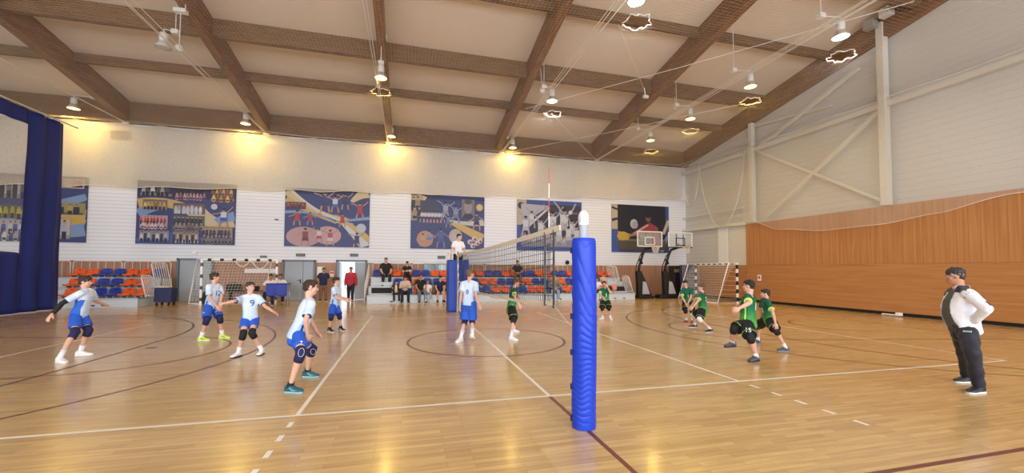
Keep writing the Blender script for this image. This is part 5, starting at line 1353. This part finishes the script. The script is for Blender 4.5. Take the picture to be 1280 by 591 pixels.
C = player('boy number 9 in white and blue walking with both arms held out', 1.46, (294.6, 443.7), -64, (312.8, 397, 0), (312.8, 368, 'n'), (313.2, 351.6, 'f'), -38, {
    'elR': (291.9, 376.6, 'n'), 'wrR': (279.5, 379, 'f'), 'elL': (331.5, 383, 'n'), 'wrL': (342, 389.4, 'n'), 'knR': (304, 418, 'n'), 'anR': (298.3, 436.3, 'f'), 'toeR': (288.3, 443, 'n'), 'knL': (315, 416.3, 'n'), 'anL': (327.5, 430.5, 'f'), 'toeL': (322.5, 438, 'n')},
    kit('w', pants=dict(fn=bshort2, to=.55), knee=dict(m=M_kneek), shoe=dict(m=M_shoew, sole=M_shoek), hair=(70, 58, 52), print=[('shirt', '9', .17, fr(.68, .02), nf(), M_numb)]), hp=0, group=GW)
D = player('nearest boy in white and blue crouching ready beside the left attack line', 1.60, (365.4, 482.6), 24, (373, 414.5, 0), (389, 370, 'f'), (390, 349, 'n'), 12, {
    'elR': (382, 400.5, 'n'), 'wrR': (384.6, 418, 'f'), 'elL': (389.5, 405, 'n'), 'wrL': (395.8, 414.5, 'f'), 'knR': (376, 441.5, 'n'), 'anR': (363, 472, 'f'), 'toeR': (379, 480, 'n'), 'knL': (389.5, 436.4, 'f'), 'anL': (384.5, 458.5, 'f'), 'toeL': (399.6, 464.4, 'n')},
    kit('w', pants=dict(fn=bshort2, to=.66, number=True), knee=dict(m=M_kneeb, trim=M_numw), sock=dict(m=M_sockk, h=.10), shoe=dict(m=M_shoet, sole=mat('sole_aqua', rgb(150, 200, 214), .4), stripe=mat('stripe_aqua', rgb(120, 196, 206), .4)), hair=(58, 42, 34), hairz=0), hp=6, group=GW)
E_ = player('boy in white and blue standing by the doorway with forearms held forward', 1.52, (412.3, 413.8), -14, (418, 380, 0), (420.5, 357, 'n'), (420.8, 343.5, 'f'), 4, {
    'elR': (420, 371.8, 'n'), 'wrR': (431, 374.8, 'n'), 'elL': (424, 371, 'n'), 'wrL': (434.5, 373.4, 'n'), 'knR': (414, 395.5, 'n'), 'anR': (412, 408, 'f'), 'toeR': (417, 412, 'n'), 'knL': (424.3, 394.5, 'n'), 'anL': (426, 407.4, 'f'), 'toeL': (430.5, 413, 'n')},
    kit('w', pants=dict(fn=bshort, to=.86), knee=dict(m=M_kneeb, up=.1), sock=dict(m=M_sockk, h=.16), shoe=dict(m=M_shoek, sole=M_solew, stripe=M_shoew), hair=(64, 44, 40)), group=GW)
F_ = player('tall boy in white and blue seen from behind at the net, in white high socks', 1.68, (577, 424.3), 58, (585.7, 378, 0), (586.9, 350.5, 'n'), (587.9, 335.5, 'f'), 30, {
    'elL': (576.3, 368.5, 'n'), 'wrL': (575, 381, 'n'), 'elR': (594.5, 369, 'n'), 'wrR': (598.6, 380, 'n'), 'knL': (581, 401, 'f'), 'anL': (576, 416, 'n'), 'toeL': (570.3, 423, 'n'), 'knR': (590.2, 401, 'f'), 'anR': (590.3, 419.5, 'n'), 'toeR': (592, 426.5, 'f')},
    kit('w', pants=dict(fn=bshort2, to=.92, loose=1.22), shirt=dict(fn=wj, sleeve=.70, loose=1.08, flare=.04, len=-.06), knee=dict(m=M_kneeb, up=.12), sock=dict(m=M_sock, h=.45, k=1.15), hair=(112, 88, 66), print=[('shirt', '8', .15, bkk(.55), nb(), M_numb)]), group=GW)
G_ = player('boy in green standing behind the net tape, facing right', 1.55, (640.9, 419.3), -6, (639.3, 383.5, 0), (643.6, 356, 'n'), (645.5, 341.5, 'f'), 2, {
    'elR': (642.8, 369.3, 'n'), 'wrR': (648.8, 380.5, 'n'), 'elL': (647, 368.5, 'f'), 'wrL': (652, 378, 'f'), 'knR': (641.8, 399, 'n'), 'anR': (639.2, 412.5, 'n'), 'toeR': (647, 418.3, 'n'), 'knL': (643, 398, 'f'), 'anL': (641.6, 410.6, 'f'), 'toeL': (648.5, 415, 'f')},
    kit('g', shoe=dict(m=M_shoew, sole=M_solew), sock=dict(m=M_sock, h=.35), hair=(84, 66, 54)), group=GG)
H_ = player('small boy in green facing the camera right of the padded post, white shoes', 1.42, (764.2, 398.5), -106, (756.6, 376, 0), (756.2, 358.6, 'n'), (755, 348.3, 'f'), -112, {
    'elR': (749.8, 367, 'n'), 'wrR': (753.5, 371.5, 'n'), 'elL': (763, 366.5, 'n'), 'wrL': (759.5, 358.5, 'n'), 'knR': (752.8, 384.5, 'n'), 'anR': (753, 393, 'f'), 'toeR': (749.5, 397, 'n'), 'knL': (761, 384.5, 'n'), 'anL': (763, 394, 'f'), 'toeL': (764.4, 398.2, 'n')},
    kit('g', shoe=dict(m=M_shoew, sole=M_solew), hair=(44, 36, 34), print=[('shirt', '1', .17, fr(.5, .02), nf(), M_numw)]), group=GG)
I_ = player('boy in green bending with hands together, wearing dark red shoes', 1.50, (857, 403.7), -112, (860, 376.5, .1), (858.2, 361.2, 'n'), (856.4, 350, 'n'), -140, {
    'elR': (852.8, 371.5, 'n'), 'wrR': (857.5, 379.5, 'n'), 'elL': (863.6, 371, 'n'), 'wrL': (859.8, 379.5, 'n'), 'knR': (856.8, 387.5, 'n'), 'anR': (857.6, 398, 'f'), 'toeR': (855.5, 402.8, 'n'), 'knL': (864.5, 387, 'n'), 'anL': (865.5, 397.5, 'f'), 'toeL': (865, 401.5, 'n')},
    kit('g', shoe=dict(m=M_shoer, sole=mat('sole_pink', rgb(226, 150, 156), .5)), hair=(36, 32, 32), print=[('shirt', '1', .15, fr(.55), nf(), M_numw)]), hp=10, group=GG)
J_ = player('boy in green crouching low with white knee pads, facing left', 1.50, (866, 412.6), 122, (878.5, 386.5, 0), (877.6, 365.5, 'n'), (877.2, 353.8, 'f'), 146, {
    'elL': (872.8, 376, 'n'), 'wrL': (866.5, 383, 'n'), 'elR': (869.5, 375, 'f'), 'wrR': (862.8, 383.5, 'n'), 'knL': (874, 399, 'n'), 'anL': (888, 410.5, 'f'), 'toeL': (882, 415, 'n'), 'knR': (866.3, 393.5, 'f'), 'anR': (868.5, 406, 'f'), 'toeR': (861, 411.3, 'n')},
    kit('g', knee=dict(m=M_kneew, up=.2, k=1.08), shoe=dict(m=M_shoek, sole=M_solew), hair=(92, 70, 54), print=[('shirt', '7', .18, bkk(.66), nb(), M_numw)]), hp=-6, group=GG)
K_ = player('biggest boy in green, number 15 on black shorts, striding left', 1.66, (944.7, 447.6), 118, (935, 401.5, 0), (936.5, 357.5, 'n'), (935.2, 343, 'f'), 126, {
    'elL': (936.5, 378.5, 'n'), 'wrL': (924.5, 385, 'n'), 'elR': (928, 377, 'f'), 'wrR': (921.5, 386.5, 'f'), 'knR': (917.5, 411, 'n'), 'anR': (915.5, 427.5, 'f'), 'toeR': (907.5, 436.5, 'n'), 'knL': (937.5, 421, 'n'), 'anL': (944.7, 438, 'f'), 'toeL': (937, 446.5, 'n')},
    kit('g', girth=1.08, leg=1.1, shw=.104, pants=dict(fn=kshort, to=.88, loose=1.32, number=True), shoe=dict(m=M_shoeg, sole=M_shoek), hair=(40, 36, 38), curl={'L': .5, 'R': .5}, print=[('shirt', '1', .2, bkk(.62, .0), nb(), M_numw)]), hp=2, group=GG, air='R')
L_2 = player('boy in green lunging low with one hand on his knee, nearest the wood wall', 1.48, (980, 435.5), 152, (961.5, 398.5, .1), (956.8, 375, 'n'), (955.8, 361, 'f'), 136, {
    'elL': (965.8, 389.8, 'n'), 'wrL': (969.3, 403.5, 'n'), 'elR': (951, 388.5, 'f'), 'wrR': (950.5, 400, 'f'), 'knL': (969.6, 412, 'n'), 'anL': (981.5, 427.5, 'f'), 'toeL': (972.5, 434, 'n'), 'knR': (947.9, 406, 'f'), 'anR': (947.2, 422, 'f'), 'toeR': (941, 427.5, 'n')},
    kit('g', shoe=dict(m=M_shoeg, sole=mat('sole_grey', rgb(150, 156, 164), .5)), hair=(62, 46, 40), print=[('shirt', '3', .15, fr(.55, .03), nf(-.3), M_numw)]), hp=4, group=GG)
stamp(K_, 'po', '15', .11, lambda S: lerp(S.J['hipL'], S.J['knL'], .5), lambda S: (CAM - S.J['hipL']).normalized(), M_numw, up=lambda S: V((0, 0, 1)))
stamp(D, 'po', '7', .07, lambda S: lerp(S.J['hipR'], S.J['knR'], .45) + CRT*.02, lambda S: (CAM - S.J['hipR']).normalized(), M_numw, up=lambda S: V((0, 0, 1)))
# coach
def jacket_fn(t, lx, fy, sl, p):
    if sl is not None:
        if .05 < sl[1] < .30 and p.z > 1.40 and False: return cN
        if .72 < sl[1] < 1.02: 
            
            return rgb(30, 36, 66) if COE and (p - lerp(COE[0], COE[1], sl[1])).dot(CRT*.8 - CFW*.5) > .018 and sl[0] == 'L' else rgb(230, 232, 240)
        return rgb(230, 232, 240)
    if t > .93 and abs(lx) > .35: return rgb(34, 40, 70)
    return rgb(230, 232, 240)
COE = None
M_greyshirt = mat('shirt_grey', rgb(84, 86, 84), .85); M_track = mat('track_navy', rgb(26, 28, 42), .7, sheen=.1)
CO = player('stout man in a white tracksuit jacket and dark trousers at the right sideline', 1.76, (1221, 483.4), 140, (1203.5, 406, 0), (1199, 357, 'f'), (1191, 332.5, 'n'), 124, {
    'elL': (1233, 386, 'n'), 'wrL': (1219, 401, 'f'), 'elR': (1183, 384, 'f'), 'wrR': (1190, 402, 'f'), 'knL': (1215, 441, 'n'), 'anL': (1223.5, 472.5, 'f'), 'toeL': (1209.7, 480.5, 'n'), 'knR': (1206, 438, 'f'), 'anR': (1209.5, 466.5, 'f'), 'toeR': (1193, 473.5, 'n')},
    dict(shw=.112, leg=.85, fat=.018, girth=1.10, arm=1.15, shirt=dict(m=M_greyshirt, name='shirt', sleeve=.2, len=-.08, flare=.0, fold=.004), jacket=dict(fn=jacket_fn, patch=True, inf=.030, len=-.17, collar=True, open=.66), pants=dict(m=M_track, to=2, loose=1.08, fold=.012),
         shoe=dict(m=M_shoek, sole=M_solew, stripe=M_shoeg), hair=(60, 56, 54), bangs=False, skin='tan', curl={'L': .8, 'R': .8}), hp=6)
ex = MB(); ex.tube([CO.hp(.345, -.02, .55), CO.hp(.30, .2, .56), CO.hp(.15, .35, .54)], .003, 6); ex.tube([CO.hp(-.345, -.02, .55), CO.hp(-.30, .2, .56), CO.hp(-.15, .35, .54)], .003, 6); ex.build('glasses', M_steel, CO.root, True)
mk = MB()
for i in range(7): mk.box((-.036+.012*i, 0, 0), (.007, .010 if i % 2 else .014, .002))
mk.box((0, -.012, 0), (.08, .003, .002)); stamp(CO, 'po', mk, .5, lambda S: lerp(S.J['hipL'], S.J['knL'], .12), lambda S: (CAM - S.J['hipL']).normalized(), M_numw, 'mark', up=lambda S: V((0, 0, 1)))
mk = MB(); mk.box((0, 0, 0), (.018, .022, .002)); stamp(CO, 'jacket', mk, .5, lambda S: S.spine(.80) + S.frame(.8)[0]*.10, lambda S: (CAM - S.J['neck']).normalized(), mat('crest_gold', rgb(196, 160, 70), .5), 'crest')

# ------------------------------------------------------------------ people further away: posed from a figure in its own coordinates
def figure(label, x, y, z, yaw, H, pose, st, group=None, headyaw=None, hp=0, lean=0.0, seat=.10, arms='down', feet_z=None, legs_fwd=.22):
    a = math.radians(yaw); f = V((math.cos(a), math.sin(a), 0)); l = V((0, 0, 1)).cross(f); up = V((0, 0, 1)); J = {}
    if pose == 'sit':
        P = V((x, y, z+.055*H)); sp = (up*math.cos(lean) + f*math.sin(lean))
    else: P = V((x, y, z+.525*H)); sp = (up*math.cos(lean) + f*math.sin(lean))
    N = P + sp*.285*H; J['neck'] = N; front = l.cross(sp)
    fz = feet_z if feet_z is not None else z; J['ground'] = fz
    for s, q in (('L', 1), ('R', -1)):
        hip = P + l*(q*.052*H) - sp*.02*H; sh = N - sp*.028*H + l*(q*.103*H); J['hip'+s] = hip; J['sh'+s] = sh
        if pose == 'sit':
            kn = hip + f*.225*H + l*(q*.035*H) - up*.01*H; drop = max(.02, kn.z-(fz+.055*H)); drop = min(drop, .232*H); off = math.sqrt(max(0, (.232*H)**2-drop**2))
            an = kn - up*drop + f*(off if legs_fwd > .2 else -off*.6)
        elif pose == 'walk':
            k = (.09 if q > 0 else -.05); kn = hip + f*(k*1.2*H+.03*H) - up*.23*H; an = kn - up*.225*H + f*((k-.04)*H*.7)
        else: kn = hip - up*.236*H + l*(q*.012*H); an = kn - up*.235*H + l*(q*.01*H)
        J['kn'+s], J['an'+s] = kn, an; J['toe'+s] = an + f*.12*H + l*(q*.03*H) - up*.06*H
        if arms == 'lap': el = sh + (-up*.8 + f*.35 + l*q*.35).normalized()*.172*H; tgt = P + f*.19*H + l*(q*.03*H) + up*.05*H
        elif arms == 'phone': el = sh + (-up*.85 + f*.4 + l*q*.25).normalized()*.172*H; tgt = N + f*.17*H - up*.15*H + l*(q*.02*H)
        elif arms == 'back': el = sh + (-up*.9 - f*.3 + l*q*.3).normalized()*.172*H; tgt = P - f*.09*H + up*.06*H + l*(q*.02*H)
        elif arms == 'knees': el = sh + (-up*.7 + f*.5 + l*q*.2).normalized()*.172*H; tgt = J['kn'+s] + up*.04*H - f*.04*H
        elif arms == 'rail': el = sh + (-up*.92 + l*q*.32 + f*.05).normalized()*.172*H; tgt = el + (-up*.9 + l*q*.25 + f*.2)*.15*H
        else: el = sh + (-up*.95 + l*q*.22 - f*.05).normalized()*.172*H; tgt = el + (-up*.95 + f*.25 + l*q*.05)*.15*H
        d = (tgt-el); wr = el + d.normalized()*.150*H; J['el'+s], J['wr'+s] = el, wr
    J['hh'] = st.get('hh', .135)*H
    hy = math.radians(yaw if headyaw is None else headyaw); hf = V((math.cos(hy), math.sin(hy), 0)); p = math.radians(hp)
    J['hup'] = (up*math.cos(p) + hf*math.sin(p)).normalized(); J['hfw'] = hf*math.cos(p) - up*math.sin(p); J['head_top'] = N + sp*.03*H + up*.0*H + J['hup']*.155*H + hf*.02*H
    feet(J, H); st = dict(st); st.setdefault('near', False); st.setdefault('face', True); st.setdefault('curl', {})
    return make_person(label, J, H, st, group)
def cloth_m(n, r, g, b): return mat('cloth_'+n, rgb(r, g, b), .85, var=.12, scale=20)
def wear(top, legs, legto=2, shoe=None, sleeve=.62, **k):
    d = dict(leg=.88, shirt=dict(m=top, sleeve=sleeve, loose=1.05), pants=dict(m=legs, to=legto), shoe=dict(m=shoe or M_shoek, sole=M_solew)); d.update(k); return d
cBk, cDn, cWh, cJean, cGreyj, cKh, cRed, cBei = cloth_m('black', 30, 30, 34), cloth_m('dark', 40, 40, 50), cloth_m('white', 234, 232, 236), cloth_m('jean', 84, 96, 118), cloth_m('grey_jean', 108, 116, 124), cloth_m('khaki', 128, 96, 72), cloth_m('red', 176, 48, 62), cloth_m('beige', 206, 190, 176)
cNavy, cLj, cGreyt = cloth_m('navy', 34, 40, 76), cloth_m('light_jean', 150, 166, 188), cloth_m('grey_top', 128, 124, 120)
SP = 'spectators on the middle bleacher'
figure('referee in a white shirt standing on the raised stand', .08, 10.78, 1.32, -70, 1.72, 'stand', wear(cWh, cBk, near=True), headyaw=-35, arms='rail')
figure('official in a pale pink shirt sitting behind the blue covered table', -7.83, 15.42, .47, -84, 1.74, 'sit', wear(cloth_m('pale_pink', 236, 216, 216), cDn, skin='tan', fat=.01), feet_z=0, arms='lap', headyaw=-80)
figure('person in a white shirt sitting against the wall behind the officials', -7.85, 16.95, .47, -80, 1.7, 'sit', wear(cWh, cDn, skin='tan'), feet_z=0, arms='lap')
figure('man in a black t-shirt and khaki trousers standing by the grey door', -5.92, 17.0, 0, -80, 1.70, 'stand', wear(cNavy, cKh, skin='tan', girth=1.1, fat=.01), arms='back')
figure('man in a red sweater and dark trousers walking in from the open doorway', -4.55, 16.35, 0, -84, 1.74, 'walk', wear(cRed, cBk, sleeve=2, skin='tan', girth=1.08, hair=(70, 66, 64), bangs=False), arms='down')
figure('big man all in black sitting at the left end of the top row', -2.92, 16.75, 1.255, -82, 1.84, 'sit', wear(cBk, cDn, girth=1.25, fat=.02, sleeve=.8, hair=(90, 84, 80), bangs=False), SP, feet_z=.76, arms='knees')
figure('boy in a black t-shirt sitting on the top row with a white cup', -1.86, 16.55, 1.255, -86, 1.50, 'sit', wear(cBk, cBk, hair=(30, 28, 28)), SP, feet_z=.76, arms='phone', hp=18)
figure('small child in a dark jacket with a printed yellow shirt on the front row', -2.36, 15.3, .40, -84, 1.32, 'sit', wear(cloth_m('print_yellow', 226, 204, 150), cDn, hair=(44, 38, 36), jacket=dict(m=cDn, inf=.022, len=-.08, open=.5)), SP, feet_z=.10, arms='lap', headyaw=-60, hp=14)
figure('woman in a beige top and dark trousers looking down at her phone', -1.93, 15.32, .475, -88, 1.66, 'sit', wear(cBei, cDn, sleeve=2, hair=(60, 44, 38), longhair=True), SP, feet_z=0, arms='phone', hp=28, lean=.12)
figure('man in a black t-shirt and grey jeans sitting on the front row, looking right', -1.22, 15.3, .475, -75, 1.76, 'sit', wear(cBk, cGreyj, girth=1.08, skin='tan', hair=(52, 46, 44), bangs=False), SP, feet_z=0, arms='knees', headyaw=-50)
figure('girl in a white top and light jeans sitting beside the man in grey jeans', -.86, 15.28, .40, -88, 1.32, 'sit', wear(cWh, cLj, hair=(120, 92, 70), longhair=True, shoe=M_shoew), SP, feet_z=.10, arms='knees', hp=8)
figure('boy in a navy shirt and shorts leaning forward on the front row', -.26, 15.3, .475, -88, 1.62, 'sit', wear(cNavy, cNavy, .85, hair=(40, 34, 32), sock=dict(m=M_sockk, h=.12)), SP, feet_z=0, arms='knees', lean=.2, hp=6)
figure('boy in dark clothes half hidden behind the blue padded stand', .10, 15.3, .475, -92, 1.52, 'sit', wear(cDn, cBk, .85, skin='tan', hair=(34, 30, 30)), SP, feet_z=0, arms='knees', lean=.25, hp=10)
figure('man in black sitting alone on the top row behind the net', 4.12, 16.75, 1.255, -98, 1.74, 'sit', wear(cBk, cKh, skin='tan', hair=(52, 46, 42), bangs=False), SP, feet_z=.76, arms='lap', lean=.1)
figure('man in a grey top and light jeans sitting behind the net antenna', 5.80, 15.3, .475, -104, 1.74, 'sit', wear(cGreyt, cLj, sleeve=2, hair=(84, 74, 66), bangs=False, shoe=M_shoew), SP, feet_z=0, arms='lap', lean=.1)
figure('boy in a white t-shirt and dark shorts sitting just right of the padded post', 8.28, 15.3, .475, -112, 1.46, 'sit', wear(cWh, cBk, .8, hair=(50, 42, 38), sock=dict(m=M_sock, h=.2)), SP, feet_z=0, arms='lap', lean=.15, hp=12)
figure('child in a peach top sitting on the second row behind the small boy in green', 9.05, 16.05, .80, -112, 1.22, 'sit', wear(cloth_m('peach', 216, 172, 150), cDn, hair=(66, 52, 44)), SP, feet_z=.37, arms='lap')
cup = empty('cup', (-1.72, 16.2, 1.5), 'white cup in the hands of the boy in black on the top row', 'cup'); MB().lathe([(.03, 0), (.04, .1), (.036, .1), (.028, .01)], (-1.72, 16.24, 1.50), n=14, caps=False).build('cup_body', M_white, cup, True)

# ------------------------------------------------------------------ seats, each its own thing; left out where somebody is in the way of one
SEATS, seat, names, side, rown = SEATQ
rowz = [z for y, z in ROWS]
count = {}
for r in (0, 1, 2):
    for sec in ('c', 'l'):
        row = sorted([s for s in SEATS if s[2] == r and s[3] == sec], key=lambda s: s[1]); n = len(row)
        for i, (c, x, _, _) in enumerate(row):
            nth = i+1; frm = 'left' if sec == 'c' else 'curtain'
            if i >= n/2: nth = n-i; frm = 'right'
            o = ['', 'first', 'second', 'third', 'fourth', 'fifth', 'sixth', 'seventh', 'eighth', 'ninth', 'tenth', 'eleventh', 'twelfth', 'thirteenth', 'fourteenth', 'fifteenth'][nth]
            seat(c, x, ROWS[r][0]+.46, rowz[r], '%s plastic seat, %s from the %s end of the %s row, %s' % (names[c], o, frm, rown[r], side[sec]), 'plastic seats of the %s' % side[sec])
# ------------------------------------------------------------------ light
w = bpy.data.worlds.new('sky'); scene.world = w; w.use_nodes = True
nt = w.node_tree; bg = nt.nodes['Background']; bg.inputs['Color'].default_value = (.88, .94, 1.0, 1); bg.inputs['Strength'].default_value = 1.5
def area(name, loc, size, power, col=(1, 1, 1), rot=(0, 0, 0), shape='RECTANGLE', sy=None, spread=PI):
    l = bpy.data.lights.new(name, 'AREA'); l.energy = power; l.color = col; l.shape = shape; l.size = size; l.spread = spread
    if shape == 'RECTANGLE': l.size_y = sy or size
    o = bpy.data.objects.new(name, l); COL.objects.link(o); o.location = loc; o.rotation_euler = rot
    return o
for i, x in enumerate([-22, -14, -6, 2, 10]):
    area('window_daylight', (x, YN-.3, 3.9), 7.4, 720, (.90, .95, 1.0), (PI/2, 0, 0), sy=5.4)
scene.view_settings.view_transform = 'Standard'; scene.view_settings.look = 'None'
scene.view_settings.exposure = 0.45; scene.view_settings.gamma = 1.0; scene.view_settings.use_curve_mapping = False
scene.cycles.use_denoising = True
scene.cycles.max_bounces = 10; scene.cycles.diffuse_bounces = 5; scene.cycles.glossy_bounces = 3; scene.cycles.transparent_max_bounces = 24; scene.cycles.sample_clamp_indirect = 6.0
